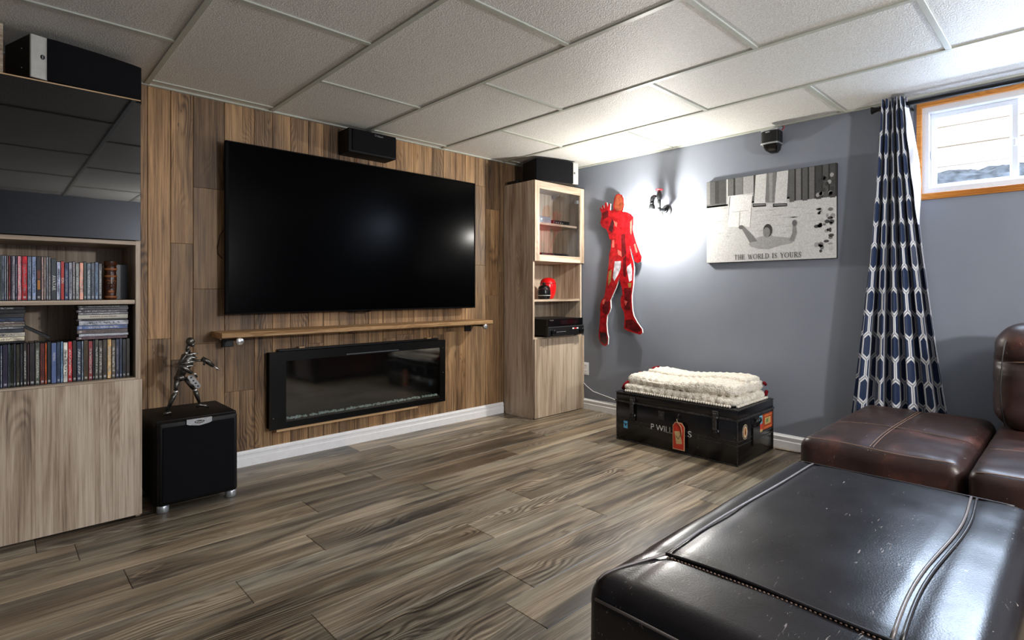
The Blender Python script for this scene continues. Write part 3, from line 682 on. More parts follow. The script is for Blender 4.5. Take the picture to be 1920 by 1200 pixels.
b = B(); lathe(b, [(.016, 0), (.016, .0015)], (0, 0, 0), 24, 'Y'); bmesh.ops.scale(b, verts=b.verts, vec=(1.3, 1, .45)); bmesh.ops.translate(b, verts=b.verts, vec=(.69, 3.0788, .411)); link('badge_oval', b, black_m, bd)
text('badge_lettering', 'Klipsch', .011, (.69, 3.0785, .411), (PI / 2, 0, 0), whiteink_m, bd, ext=.0002)
b = B(); ball(b, (.69, 3.079, .400), .0018); link('power_light', b, redpaint_m, bd)
for x in (.553, .835):
    for y in (3.128, 3.47):
        b = B(); lathe(b, [(.022, .0005), (.0245, .004), (.0245, .030), (.022, .034)], (x, y, 0), 24); link('foot', b, silver_m, sw, auto=True)
fg = thing('metal_figurine', (.66, 3.27, .43), 'welded steel skeletal robot figurine aiming a gun atop the subwoofer', 'figurine')
yn, yf_ = 3.25, 3.30
def limb(name, pts, r, parent=fg, n=8): b = B(); path(b, pts, r, n); return link(name, b, gun_m, parent, smooth=True)
b = B(); ball(b, (.693, 3.275, .783), .019, .017, .021, 14); ball(b, (.702, 3.275, .766), .012, .011, .012, 12)
hd = link('head', b, gun_m, fg, smooth=True)
for s in (-1, 1): b = B(); ball(b, (.710, 3.275 + s * .007, .783), .004, .005, .004, 8); link('eye_socket', b, black_m, hd)
b = B(); path(b, [(.684, 3.275, .765), (.681, 3.275, .738)], [.007, .009], 8); link('neck', b, gun_m, fg, smooth=True)
b = B(); path(b, [(.686, 3.275, .738), (.686, 3.275, .715), (.676, 3.275, .675), (.660, 3.275, .640), (.650, 3.275, .615)], [.014, .030, .031, .022, .020], 10)
to = link('torso', b, gun_m, fg, smooth=True)
for k in range(4):
    z = .725 - k * .02; b = B(); path(b, [(.69 - k * .006 - .034, yn - .012, z - .01), (.70 - k * .006, yn - .022, z), (.72 - k * .005, yn, z - .004), (.716 - k * .005, yf_ + .01, z - .003)], .0038, 6); link('rib', b, chrome_m, to, smooth=True)
b = B(); path(b, [(.665, yn - .015, .728), (.700, yf_ + .012, .728)], .0055, 8); link('collar_bar', b, chrome_m, to, smooth=True)
limb('upper_arm', [(.666, yn - .018, .726), (.650, yn - .022, .70), (.634, yn - .02, .673)], [.009, .0075, .008]); limb('forearm', [(.634, yn - .02, .673), (.66, yn - .025, .655), (.690, yn - .028, .628)], [.012, .012, .008])
b = B()
for k in range(4): path(b, [(.690, yn - .028, .628), (.704, yn - .03 + k * .004, .624 - k * .004), (.713, yn - .028 + k * .004, .610 - k * .003)], .0022, 5)
link('hand', b, chrome_m, fg, smooth=True)
limb('upper_arm', [(.702, yf_ + .014, .722), (.706, yf_ + .012, .70), (.709, yf_ + .008, .682)], [.008, .007, .008]); limb('forearm', [(.709, yf_ + .008, .682), (.73, yf_, .681), (.754, yf_ - .008, .677)], [.007, .006, .005])
gn = thing('toy_gun', (.78, 3.29, .66), 'small dark metal gun in the hands of the steel figurine', 'toy gun')
b = B(); path(b, [(.748, 3.292, .690), (.770, 3.292, .674), (.800, 3.292, .646)], [.012, .013, .009], 8); link('body', b, gun_m, gn, smooth=True)
b = B(); path(b, [(.798, 3.292, .648), (.830, 3.292, .619)], .004, 8); link('barrel', b, chrome_m, gn, smooth=True)
b = B(); path(b, [(.762, 3.292, .676), (.757, 3.292, .655)], .005, 8); link('grip', b, gun_m, gn, smooth=True)
b = B(); ball(b, (.648, 3.275, .605), .026, .030, .020, 12); link('pelvis', b, gun_m, fg, smooth=True)
for nm, hip, kn, an, toe, heel, y in (('left', (.632, .598), (.627, .540), (.590, .450), (.612, .4335), (.577, .436), yn), ('right', (.676, .596), (.720, .530), (.739, .462), (.779, .4365), (.724, .440), yf_)):
    th = limb('thigh', [(hip[0], y, hip[1]), ((hip[0] + kn[0]) / 2, y, (hip[1] + kn[1]) / 2), (kn[0], y, kn[1])], [.012, .011, .009])
    b = B(); ball(b, (kn[0], y, kn[1]), .012, .012, .010, 10); link('knee_joint', b, chrome_m, th, smooth=True)
    limb('shin', [(kn[0], y, kn[1]), ((kn[0] * 2 + an[0]) / 3, y, (kn[1] * 2 + an[1]) / 3), (an[0], y, an[1])], [.010, .0115, .006])
    b = B(); path(b, [(heel[0], y, heel[1] + .001), (an[0], y, an[1] - .010), ((an[0] + toe[0]) / 2, y, toe[1] + .008), (toe[0], y, .4345)], [.006, .010, .008, .005], 8); link('foot', b, gun_m, fg, smooth=True)
P0, P1 = Vector((.690, yf_ - .035, .607)), Vector((.728, yf_ - .035, .550)); d_ = (P1 - P0).normalized(); n_ = Vector((d_.z, 0, -d_.x))
out = [P0 + n_ * .012, P0 + n_ * .004 - d_ * .008, P0 - n_ * .012, P1 - n_ * .012, P1 + d_ * .008, P1 + n_ * .012]
pl = link('thigh_plate', extrude_poly(B(), out, (0, .004, 0)), chrome_m, fg)
for q in (.12, .4, .66, .92): b = B(); ball(b, P0.lerp(P1, q) + Vector((0, -.0003, 0)), .004, .002, .004, 8); link('plate_hole', b, black_m, pl)

# ------------------------------------------------------------------ right glass-door cabinet
RC = thing('display_cabinet', (3.33, 3.4, 0), 'tall pale wood cabinet with glass upper door in the room corner', 'cabinet')
x0, x1, yf, yb = 3.027, 3.616, 3.231, 3.594
bx('side_panel', cabs_m, RC, x0, x0 + .018, yf, yb, .012, 1.935, .0008); bx('side_panel', cabs_m, RC, x1 - .018, x1, yf, yb, .012, 1.935, .0008)
bx('plinth_edge', cabs_m, RC, x0 + .001, x0 + .017, yf + .01, yb - .01, .0, .012)
bx('top_panel', cabh_m, RC, x0 + .018, x1 - .018, yf, yb, 1.917, 1.935, .0008); bx('back_panel', cab_m, RC, x0 + .018, x1 - .018, yb - .02, yb - .012, .03, 1.917)
for z in (.026, .640, 1.280): bx('fixed_shelf', cabh_m, RC, x0 + .018, x1 - .018, yf + .001, yb - .021, z, z + .018, .0008)
bx('shelf', cabh_m, RC, x0 + .0195, x1 - .0195, yf + .006, yb - .021, .950, .968, .0008); bx('shelf', cabh_m, RC, x0 + .0195, x1 - .0195, yf + .025, yb - .021, 1.588, 1.606, .0008)
bx('lower_door', cab_m, RC, x0 + .002, x1 + .010, yf - .022, yf - .003, .006, .646, .001)
dx0, dx1, dz0, dz1, t_ = x0 + .002, x1 + .010, 1.281, 1.9345, .052
gd = struct('glass_door', (3.33, yf, 1.3)); del gd['kind']; gd.parent = RC; gd.location -= worldloc(RC)
for a in (dx0, dx1 - t_): bx('door_stile', cab_m, gd, a, a + t_, yf - .022, yf - .003, dz0, dz1, .001)
for a, e in ((dz0, dz0 + t_), (dz1 - t_ - .01, dz1)): bx('door_rail', cabh_m, gd, dx0 + t_ + .0005, dx1 - t_ - .0005, yf - .022, yf - .003, a, e, .001)
bx('door_glass', smoke_m, gd, dx0 + t_, dx1 - t_, yf - .014, yf - .010, dz0 + t_, dz1 - t_ - .01)
bx('hinge', silver_m, gd, dx1 - t_ - .03, dx1 - t_ - .004, yf - .009, yf + .02, 1.80, 1.83, .002)
# things in it
mb = thing('media_box', (3.22, 3.4, 1.606), 'pale grey blue box on the shelf behind the cabinet glass', 'media box')
gb_m = plain('grey blue plastic', c(120, 134, 146), .4)
b = B(); box(b, 3.08, 3.33, 3.32, 3.50, 1.6065, 1.672, .012, 3); link('case', b, gb_m, mb, auto=True)
b = B(); box(b, 3.085, 3.20, 3.34, 3.48, 1.672, 1.692, .006, 2); link('lid_top', b, gb_m, mb, auto=True)
b = B(); ball(b, (3.21, 3.319, 1.645), .010, .002, .007, 10); link('indicator', b, whiteink_m, mb)
rt = thing('disc_player', (3.46, 3.4, 1.606), 'small dark box with buttons beside the pale box behind glass', 'media box')
b = B(); box(b, 3.36, 3.565, 3.33, 3.50, 1.6065, 1.652, .004, 2); link('case', b, black_m, rt, auto=True)
for i in range(4): b = B(); ball(b, (3.40 + i * .025, 3.329, 1.63), .005, .002, .005, 8); link('button', b, silver_m, rt)
gc = thing('game_console', (3.38, 3.4, 1.298), 'low dark console with tiny lights on bottom ledge behind cabinet glass', 'console')
b = B(); box(b, 3.20, 3.54, 3.31, 3.53, 1.2985, 1.362, .008, 3); link('case', b, black_m, gc, auto=True)
bx('front_strip', silver_m, gc, 3.24, 3.42, 3.307, 3.311, 1.336, 1.342)
for i in range(3): b = B(); ball(b, (3.47 + i * .022, 3.309, 1.33), .004, .002, .004, 8); link('light', b, whiteink_m, gc)
bx('disc_slot', redpaint_m, gc, 3.215, 3.245, 3.307, 3.311, 1.315, 1.322)
# jars
j1 = thing('red_jar', (3.36, 3.39, .968), 'glossy plain red egg shaped jar on the open cabinet shelf', 'jar')
b = B(); lathe(b, [(.02, .9685), (.045, .971), (.060, 1.00), (.070, 1.04), (.073, 1.075), (.070, 1.103)], (3.355, 3.39, 0), 28); link('jar_body', b, red_m, j1, auto=True)
b = B(); lathe(b, [(.0705, 1.104), (.064, 1.125), (.048, 1.143), (.025, 1.152), (.003, 1.154)], (3.355, 3.39, 0), 28); link('lid', b, red_m, j1, auto=True)
b = B(); path(b, [(3.355 + .0715 * math.cos(a * PI / 12), 3.39 + .0715 * math.sin(a * PI / 12), 1.1035) for a in range(24)], .0018, 6, True); link('rim', b, blackglaze_m, j1)
j2 = thing('black_jar', (3.20, 3.29, .968), 'smaller plain black jar in front of the red one', 'jar')
b = B(); lathe(b, [(.030, .9685), (.048, .971), (.054, .995), (.056, 1.03), (.052, 1.052)], (3.215, 3.295, 0), 24); link('jar_body', b, blackglaze_m, j2, auto=True)
b = B(); lathe(b, [(.053, 1.053), (.046, 1.072), (.028, 1.084), (.012, 1.088), (.012, 1.094), (.016, 1.10), (.012, 1.108), (.002, 1.110)], (3.215, 3.295, 0), 24); link('lid', b, blackglaze_m, j2, auto=True)
b = B(); path(b, [(3.215 + .0545 * math.cos(a * PI / 12), 3.295 + .0545 * math.sin(a * PI / 12), 1.0) for a in range(24)], .0022, 6, True); link('band', b, whiteink_m, j2)
# receiver
rv = thing('av_receiver', (3.33, 3.33, .658), 'black audio receiver with two knobs in the open cabinet bay', 'receiver')
bx('chassis', black_m, rv, 3.118, 3.54, 3.165, 3.55, .672, .806, .003, 2)
bx('upper_front', plain('gloss fascia', c(8, 8, 10), .18), rv, 3.115, 3.543, 3.150, 3.166, .748, .808, .003, 2)
bx('lower_front', plain('matte fascia', c(18, 18, 20), .4), rv, 3.112, 3.546, 3.142, 3.166, .668, .746, .003, 2)
bx('fascia_ledge', plain('grey ledge', c(70, 72, 76), .35, metal=.5), rv, 3.112, 3.546, 3.141, 3.150, .738, .746, .001)
bx('display', plain('dark display', c(26, 10, 14), .1), rv, 3.26, 3.48, 3.1485, 3.150, .760, .796)
for x in (3.165, 3.505):
    b = B(); lathe(b, [(.024, 3.142), (.024, 3.128), (.021, 3.122), (.004, 3.121)], (x, 0, .702), 24, 'Y'); k = link('knob', b, plain('knob black', c(24, 24, 26), .25, metal=.5), rv, auto=True)
    bx('knob_mark', silver_m, k, x - .001, x + .001, 3.119, 3.121, .712, .724)
for i in range(9): b = B(); ball(b, (3.215 + i * .012, 3.141, .700), .003, .002, .003, 8); link('button', b, silver_m, rv)
for i in range(3): bx('sticker', whiteink_m if i != 1 else redpaint_m, rv, 3.40 + i * .026, 3.421 + i * .026, 3.1405, 3.142, .716, .728)
text('lettering', 'PIONEER', .011, (3.16, 3.1492, .797), (PI / 2, 0, 0), silver_m, rv, ext=.0001)
for x in (3.15, 3.50):
    for y in (3.19, 3.51): b = B(); lathe(b, [(.018, .6585), (.016, .672)], (x, y, 0), 16); link('foot', b, black_m, rv)
so = thing('set_top_box', (3.10, 3.50, 1.935), 'small black box with blue light behind the corner speaker', 'media box')
b = B(); box(b, 3.035, 3.14, 3.43, 3.56, 1.9355, 1.962, .003, 2); link('case', b, black_m, so, auto=True)
m = M('blue indicator'); m.set(col=c(120, 140, 255), rough=m.math('MULTIPLY', m.noise(m.coord(), 3, 1), .4), emit=(.3, .4, 1, 1), estr=1.5); b = B(); ball(b, (3.09, 3.4295, 1.949), .006, .002, .004, 8); link('status_light', b, m.m, so)

# outlet and cords
ol = thing('wall_outlet', (XR, 3.19, .35), 'white wall socket half hidden behind the corner cabinet', 'socket')
b = B(); box(b, XR - .006, XR - .0006, 3.155, 3.225, .30, .41, .003, 2); link('cover_plate', b, white_m, ol, auto=True)
for z in (.33, .38):
    b = B(); box(b, XR - .008, XR - .005, 3.172, 3.206, z - .016, z + .016, .003); rc = link('receptacle', b, white_m, ol)
    for y in (3.183, 3.195): bx('slot', black_m, rc, XR - .0086, XR - .0079, y - .0015, y + .0015, z - .004, z + .006)
b = B(); path(b, [(XR - .010, 3.205, .225), (XR - .010, 3.18, .205), (XR - .010, 3.10, .165), (XR - .012, 3.00, .150), (XR - .012, 2.92, .138), (XR - .014, 2.80, .118), (XR - .02, 2.60, .10), (XR - .03, 2.45, .09)], .0028, 6)
o = link('white_cord', b, white_m, at=(XR, 2.9, .1), smooth=True); tag(o, 'thin white cord sagging along the blue wall to the trunk', 'cord')
b = B(); path(b, [(3.56, 1.48, .004), (3.57, 1.36, .004), (3.575, 1.28, .004), (3.56, 1.18, .004), (3.5, 1.08, .004)], .003, 6)
o = link('loose_cable', b, black_m, at=(3.57, 1.3, 0), smooth=True); tag(o, 'thin black cable on the floor between trunk and sofa seat', 'cable')

# ------------------------------------------------------------------ red figure shaped wall board (plain stand-in)
CUT = [(2.795, 1.835), (2.76, 1.821), (2.745, 1.795), (2.74, 1.738), (2.754, 1.687), (2.706, 1.673), (2.668, 1.654), (2.644, 1.63), (2.645, 1.594), (2.654, 1.539), (2.638, 1.483), (2.616, 1.421), (2.586, 1.353), (2.565, 1.309), (2.571, 1.273), (2.601, 1.265), (2.63, 1.279), (2.638, 1.319), (2.657, 1.362), (2.676, 1.406), (2.682, 1.382), (2.668, 1.332), (2.645, 1.264), (2.640, 1.22), (2.645, 1.159), (2.649, 1.09), (2.663, 1.004), (2.663, .958), (2.656, .877), (2.642, .832), (2.607, .781), (2.562, .732), (2.558, .704), (2.579, .692), (2.642, .705), (2.699, .717), (2.735, .732), (2.731, .771), (2.728, .829), (2.739, .875), (2.764, .91), (2.77, .962), (2.764, .992), (2.75, 1.003), (2.757, 1.062), (2.772, 1.103), (2.783, 1.156), (2.794, 1.133), (2.823, 1.068), (2.861, 1.003), (2.884, .961), (2.88, .895), (2.895, .859), (2.918, .835), (2.926, .762), (2.918, .685), (2.907, .644), (2.911, .589), (2.934, .576), (2.965, .583), (2.992, .608), (3.005, .65), (3.001, .699), (2.992, .772), (2.988, .851), (2.988, .917), (2.972, .96), (2.945, .984), (2.93, 1.045), (2.918, 1.122), (2.903, 1.21), (2.893, 1.279), (2.891, 1.342), (2.871, 1.392), (2.867, 1.464), (2.887, 1.475), (2.899, 1.521), (2.92, 1.56), (2.936, 1.568), (2.969, 1.583), (2.987, 1.617), (2.977, 1.648), (2.971, 1.67), (2.972, 1.702), (2.992, 1.737), (2.987, 1.746), (2.967, 1.723), (2.959, 1.718), (2.969, 1.76), (2.961, 1.763), (2.941, 1.728), (2.934, 1.782), (2.923, 1.782), (2.913, 1.737), (2.893, 1.766), (2.882, 1.768), (2.887, 1.71), (2.873, 1.705), (2.845, 1.711), (2.845, 1.762), (2.834, 1.811), (2.819, 1.832)]
cb = thing('figure_cutout', (3.6, 2.8, 1.2), 'red person shaped board with raised hand hung on the blue wall', 'wall board')
link('board', extrude_poly(B(), [(3.585, y, z) for y, z in CUT], (.018, 0, 0)), foam_m, cb)
ctr = Vector((0, sum(p[0] for p in CUT) / len(CUT), 0))
inset = []
for i, p in enumerate(CUT):
    a, b_ = Vector(CUT[i - 1]), Vector(CUT[(i + 1) % len(CUT)]); t = (b_ - a).normalized(); nrm = Vector((t.y, -t.x)); inset.append((p[0] + nrm.x * .004, p[1] + nrm.y * .004))
RED, MAR, PNK, TAN, PALE, DRK = c(150, 20, 26), c(84, 18, 22), c(206, 90, 80), c(134, 104, 60), c(186, 182, 190), c(60, 24, 28)  # PNK: highlight patches mimicking sheen, painted into the print
polys = [(inset, RED, 0), ([(2.795, 1.831), (2.764, 1.819), (2.751, 1.792), (2.746, 1.739), (2.76, 1.70), (2.811, 1.70), (2.837, 1.724), (2.837, 1.761), (2.829, 1.808), (2.815, 1.828)], c(138, 66, 44), 1),
         ([(2.833, 1.283), (2.768, 1.284), (2.772, 1.226), (2.797, 1.174), (2.838, 1.12), (2.855, 1.15)], PALE, 1), ([(2.706, 1.235), (2.668, 1.262), (2.655, 1.203), (2.657, 1.125), (2.685, 1.111), (2.71, 1.213)], PALE, 1),
         ([(2.847, 1.624), (2.807, 1.602), (2.811, 1.564), (2.831, 1.578)], PNK, 1), ([(2.863, 1.461), (2.840, 1.462), (2.838, 1.400), (2.863, 1.398)], PNK, 1), ([(2.807, 1.382), (2.768, 1.362), (2.76, 1.318), (2.799, 1.338)], PNK, 1),
         ([(2.768, 1.499), (2.729, 1.508), (2.714, 1.334), (2.76, 1.312)], MAR, 1), ([(2.965, .954), (2.948, .972), (2.93, .966), (2.949, .924), (2.965, .93)], PNK, 2), ([(2.735, .963), (2.702, .952), (2.721, .916), (2.731, .939)], PNK, 2),
         ([(2.937, .942), (2.889, .955), (2.899, .868), (2.926, .838), (2.965, .857), (2.96, .92)], MAR, 1), ([(2.735, 1.062), (2.668, 1.062), (2.67, .885), (2.73, .885)], MAR, 1), ([(2.995, .69), (2.926, .685), (2.916, .613), (2.937, .585), (2.985, .612)], DRK, 1),
         ([(2.72, .80), (2.65, .81), (2.60, .765), (2.57, .72), (2.60, .702), (2.725, .735)], MAR, 1), ([(2.90, 1.20), (2.865, 1.22), (2.873, 1.122), (2.905, 1.08)], TAN, 1), ([(2.699, 1.102), (2.662, 1.104), (2.666, 1.067), (2.69, 1.064)], TAN, 1),
         ([(2.97, 1.70), (2.90, 1.715), (2.905, 1.66), (2.96, 1.64)], MAR, 1), ([(2.90, 1.55), (2.86, 1.64), (2.84, 1.60), (2.86, 1.52)], DRK, 1), ([(2.625, 1.42), (2.60, 1.35), (2.615, 1.34), (2.64, 1.41)], PNK, 1), ([(2.75, 1.30), (2.715, 1.33), (2.72, 1.15), (2.745, 1.16)], MAR, 1),
         ([(2.676, 1.60), (2.655, 1.615), (2.664, 1.491), (2.676, 1.516)], PNK, 1)]
b = colour_polys(B(), polys, lambda y, z, l: (3.5846 - .0003 * l, y, z)); bmesh.ops.recalc_face_normals(b, faces=b.faces)
link('print', b, cutp_m, cb)
for y, z in ((2.80, 1.45), (2.72, 1.0), (2.90, 1.0)): bx('spacer', foam_m, cb, 3.604, 3.6292, y - .015, y + .015, z - .015, z + .015)

# ------------------------------------------------------------------ pipe wall lamp
sc = thing('pipe_lamp', (XR, 2.36, 1.66), 'industrial pipe wall lamp with red valve wheel on the blue wall', 'wall lamp')
b = B(); lathe(b, [(.045, XR - .001), (.045, XR - .008), (.038, XR - .012), (.020, XR - .014), (.018, XR - .030)], (0, 2.357, 1.66), 28, 'X'); link('flange', b, pipe_m, sc, auto=True)
b = B(); path(b, [(XR - .02, 2.357, 1.66), (XR - .10, 2.357, 1.66)], .013, 14); ball(b, (XR - .105, 2.357, 1.66), .019, n=14); path(b, [(XR - .105, 2.357, 1.66), (XR - .105, 2.357, 1.768)], .013, 14); link('pipe', b, pipe_m, sc, smooth=True)
b = B(); lathe(b, [(.018, 1.735), (.019, 1.745), (.019, 1.775), (.015, 1.782), (.015, 1.792), (.010, 1.794), (.008, 1.806)], (XR - .105, 2.357, 0), 20); path(b, [(XR - .105, 2.357, 1.755), (XR - .112, 2.385, 1.755)], .013, 14); link('valve', b, pipe_m, sc, auto=True)
wh = B(); path(wh, [(XR - .105 + .025 * math.cos(a * PI / 10), 2.357 + .025 * math.sin(a * PI / 10), 1.809) for a in range(20)], .005, 8, True)
for a in range(3): path(wh, [(XR - .105 - .023 * math.cos(a * PI / 3), 2.357 - .023 * math.sin(a * PI / 3), 1.809), (XR - .105 + .023 * math.cos(a * PI / 3), 2.357 + .023 * math.sin(a * PI / 3), 1.809)], .003, 6)
link('valve_wheel', wh, redpaint_m, sc, smooth=True)
b = B(); path(b, [(XR - .112, 2.383, 1.755), (XR - .118, 2.396, 1.757), (XR - .125, 2.403, 1.750), (XR - .128, 2.405, 1.735), (XR - .130, 2.405, 1.715)], [.015, .017, .0175, .0165, .015], 14); link('elbow', b, pipe_m, sc, smooth=True)
b = B(); lathe(b, [(.016, 1.718), (.018, 1.712), (.018, 1.705), (.016, 1.703), (.022, 1.690), (.024, 1.672), (.024, 1.662), (.020, 1.660)], (XR - .131, 2.405, 0), 24); link('socket', b, pipe_m, sc, auto=True)
b = B(); lathe(b, [(.012, 1.661), (.016, 1.655), (.022, 1.648), (.022, 1.640), (.004, 1.636)], (XR - .131, 2.405, 0), 24); link('bulb', b, bulb_m, sc, auto=True)

# ------------------------------------------------------------------ monochrome picture
pc = thing('picture', (3.61, 1.56, 1.24), 'large black and white pool picture with lettering on the blue wall', 'picture')
PX = 3.607
bx('backing_board', frame_m, pc, PX, XR - .001, 1.117, 2.004, 1.240, 1.829, .002)
g_ = lambda v: c(v, v, v)
pt = lambda u, v, l: (PX - .0006 - .00018 * l, 2.002 - u * .883, 1.242 + v * .585)
sq = lambda u0, u1, v0, v1: [(u0, v0), (u1, v0), (u1, v1), (u0, v1)]
polys = [(sq(0, 1, 0, 1), g_(196), 0), (sq(0, 1, .68, 1), g_(92), 1)]
for i, (u0, u1, gr) in enumerate([(0, .03, 120), (.03, .075, 84), (.075, .11, 60), (.11, .165, 76), (.19, .235, 104), (.235, .25, 52), (.25, .31, 118), (.316, .40, 168), (.40, .418, 66), (.574, .582, 60)]): polys.append((sq(u0, u1, .72 if u0 < .3 else .76, 1), g_(gr), 2))
for i in range(7):
    u = .675 + i * .047; polys.append((sq(u, u + .036, .64 + .01 * (i % 2), 1), g_([96, 116, 88, 108, 66, 84, 72][i]), 2)); polys.append((sq(u + .036, u + .047, .65, 1), g_(48), 2))
polys += [(sq(0, 1, .645, .70), g_(182), 1), (sq(.176, .186, .70, 1), g_(206), 3)]
polys += [([(.418, 1), (.503, 1), (.493, .652), (.404, .66)], g_(206), 3), ([(.503, 1), (.578, 1), (.565, .655), (.497, .667)], g_(122), 3), ([(.522, 1), (.55, 1), (.546, .67), (.525, .67)], g_(150), 4), ([(.582, 1), (.667, 1), (.654, .635), (.563, .64)], g_(202), 3),
          ([(.394, .672), (.497, .658), (.499, .622), (.394, .63)], g_(46), 5), ([(.40, .660), (.492, .648), (.492, .640), (.40, .648)], g_(160), 6), ([(.552, .645), (.658, .632), (.658, .598), (.552, .605)], g_(46), 5), ([(.56, .634), (.652, .620), (.652, .612), (.56, .624)], g_(160), 6)]
polys += [([(.21, .794), (.391, .782), (.381, .61), (.37, .40), (.30, .426), (.283, .412), (.188, .424)], g_(222), 4), ([(.225, .60), (.36, .60), (.36, .594), (.225, .594)], g_(168), 5), ([(.285, .594), (.293, .594), (.287, .42), (.280, .42)], g_(172), 5), (sq(.19, .40, .788, .796), g_(210), 5), ([(.19, .79), (.202, .79), (.19, .55), (.186, .55)], g_(214), 5)]
for i in range(26):
    u = random.uniform(.0, .85); v = random.uniform(.30, .60); w = random.uniform(.05, .16); polys.append(([(u, v), (u + w * .5, v + .006), (u + w, v), (u + w * .5, v - .007)], g_(random.choice([172, 180, 210, 186])), 2))
el = lambda u, v, ru, rv, n=14: [(u + ru * math.cos(2 * PI * k / n), v + rv * math.sin(2 * PI * k / n)) for k in range(n)]
polys += [(el(.512, .345, .036, .075), g_(64), 5), (el(.503, .325, .028, .058), g_(132), 6), ([(.36, .20), (.385, .255), (.44, .275), (.475, .285), (.49, .32), (.53, .32), (.545, .28), (.60, .262), (.68, .245), (.71, .21), (.69, .185), (.60, .165), (.52, .13), (.44, .14), (.385, .165)], g_(158), 4), ([(.30, .40), (.325, .41), (.40, .29), (.43, .23), (.37, .22)], g_(120), 5), ([(.672, .215), (.708, .205), (.728, .30), (.722, .385), (.700, .385), (.695, .29)], g_(132), 5), (el(.712, .405, .018, .035, 10), g_(104), 6), (el(.30, .408, .022, .025, 10), g_(104), 6)]
for i in range(30):
    u = random.uniform(.86, .985); v = random.uniform(.08, .56); polys.append((el(min(u, .975), v, random.uniform(.008, .02), random.uniform(.01, .03), 7), g_(random.choice([70, 110, 150, 180])), 3))
for i in range(14): polys.append((el(random.uniform(.84, .975), random.uniform(.66, .9), .014, .024, 7), g_(random.choice([40, 60, 130, 160])), 4))
b = colour_polys(B(), polys, pt); bmesh.ops.recalc_face_normals(b, faces=b.faces)
for f in b.faces:
    if f.normal.x > 0: f.normal_flip()
link('print', b, print_m, pc)
# serif capitals drawn as strokes
GL = {'T': [(.5, 0, .5, 1, .16), (.03, .96, .97, .96, .07), (.05, .86, .05, .98, .06), (.95, .86, .95, .98, .06), (.32, .02, .68, .02, .05)],
      'H': [(.18, 0, .18, 1, .16), (.82, 0, .82, 1, .16), (.18, .5, .82, .5, .06), (.02, .02, .34, .02, .05), (.66, .02, .98, .02, .05), (.02, .98, .34, .98, .05), (.66, .98, .98, .98, .05)],
      'E': [(.22, 0, .22, 1, .17), (.05, .97, .9, .97, .06), (.22, .52, .75, .52, .06), (.05, .03, .95, .03, .06), (.9, .85, .9, .99, .06), (.95, .0, .95, .16, .06), (.75, .44, .75, .6, .05)],
      'W': [(.08, 1, .3, 0, .13), (.3, 0, .52, .9, .06), (.48, .95, .72, 0, .13), (.72, 0, .93, 1, .06), (0, .98, .2, .98, .05), (.82, .98, 1.0, .98, .05)],
      'O': [(.5 + .44 * math.cos(a * PI / 8), .5 + .49 * math.sin(a * PI / 8), .5 + .44 * math.cos((a + 1) * PI / 8), .5 + .49 * math.sin((a + 1) * PI / 8), .14 if a % 8 in (0, 7, 1, 6) else .08) for a in range(16)],
      'R': [(.2, 0, .2, 1, .17), (.1, .97, .6, .97, .06), (.6, .97, .8, .85, .1), (.8, .85, .8, .65, .14), (.8, .65, .6, .5, .1), (.6, .5, .2, .5, .06), (.5, .5, .95, 0, .14), (.03, .02, .37, .02, .05), (.85, .02, 1.05, .02, .05)],
      'L': [(.22, 0, .22, 1, .17), (.05, .03, .9, .03, .06), (.9, 0, .9, .2, .06), (.05, .98, .4, .98, .05)],
      'D': [(.18, 0, .18, 1, .17), (.05, .97, .55, .97, .06), (.05, .03, .55, .03, .06), (.55, .97, .85, .75, .1), (.85, .75, .9, .5, .15), (.9, .5, .85, .25, .15), (.85, .25, .55, .03, .1)],
      'I': [(.5, 0, .5, 1, .2), (.25, .02, .75, .02, .05), (.25, .98, .75, .98, .05)],
      'S': [(.85, .82, .6, .97, .07), (.6, .97, .3, .92, .09), (.3, .92, .18, .75, .12), (.18, .75, .35, .57, .13), (.35, .57, .7, .43, .15), (.7, .43, .85, .24, .13), (.85, .24, .65, .05, .1), (.65, .05, .35, .03, .07), (.35, .03, .12, .2, .07), (.85, .72, .87, .98, .05), (.1, .05, .12, .3, .05)],
      'Y': [(.08, 1, .5, .48, .15), (.92, 1, .5, .48, .07), (.5, 0, .5, .5, .16), (-.02, .98, .25, .98, .05), (.78, .98, 1.02, .98, .05), (.32, .02, .68, .02, .05)],
      'U': [(.2, 1, .2, .3, .16), (.2, .3, .35, .06, .13), (.35, .06, .62, .04, .08), (.62, .04, .8, .28, .07), (.8, .28, .8, 1, .07), (.03, .98, .37, .98, .05), (.65, .98, .95, .98, .05)]}
WD = {'I': .42, 'W': 1.25, 'O': 1.0, 'S': .66, 'E': .72, 'L': .74, 'R': .82, 'T': .85, 'H': .95, 'D': .95, 'Y': .9, 'U': .9}
b = B(); s_ = 'THE WORLD IS YOURS'; hh = .034; tot = sum((WD.get(ch, .45) + .14) for ch in s_); k_ = .462 / tot; u = 1.788
for ch in s_:
    w = WD.get(ch, .45)
    for (xa, za, xb, zb, t) in GL.get(ch, []):
        A, Bv = Vector((xa * w * k_, za * hh)), Vector((xb * w * k_, zb * hh)); d = (Bv - A)
        if d.length < 1e-6: continue
        d.normalize(); n_ = Vector((-d.y, d.x)) * t * k_ * .55; A2, B2 = A - d * .0006, Bv + d * .0006
        b.faces.new([b.verts.new((PX - .0025, u - p.x, 1.256 + p.y)) for p in (A2 + n_, B2 + n_, B2 - n_, A2 - n_)])
    u -= (w + .14) * k_
link('lettering', b, ink_m, pc)

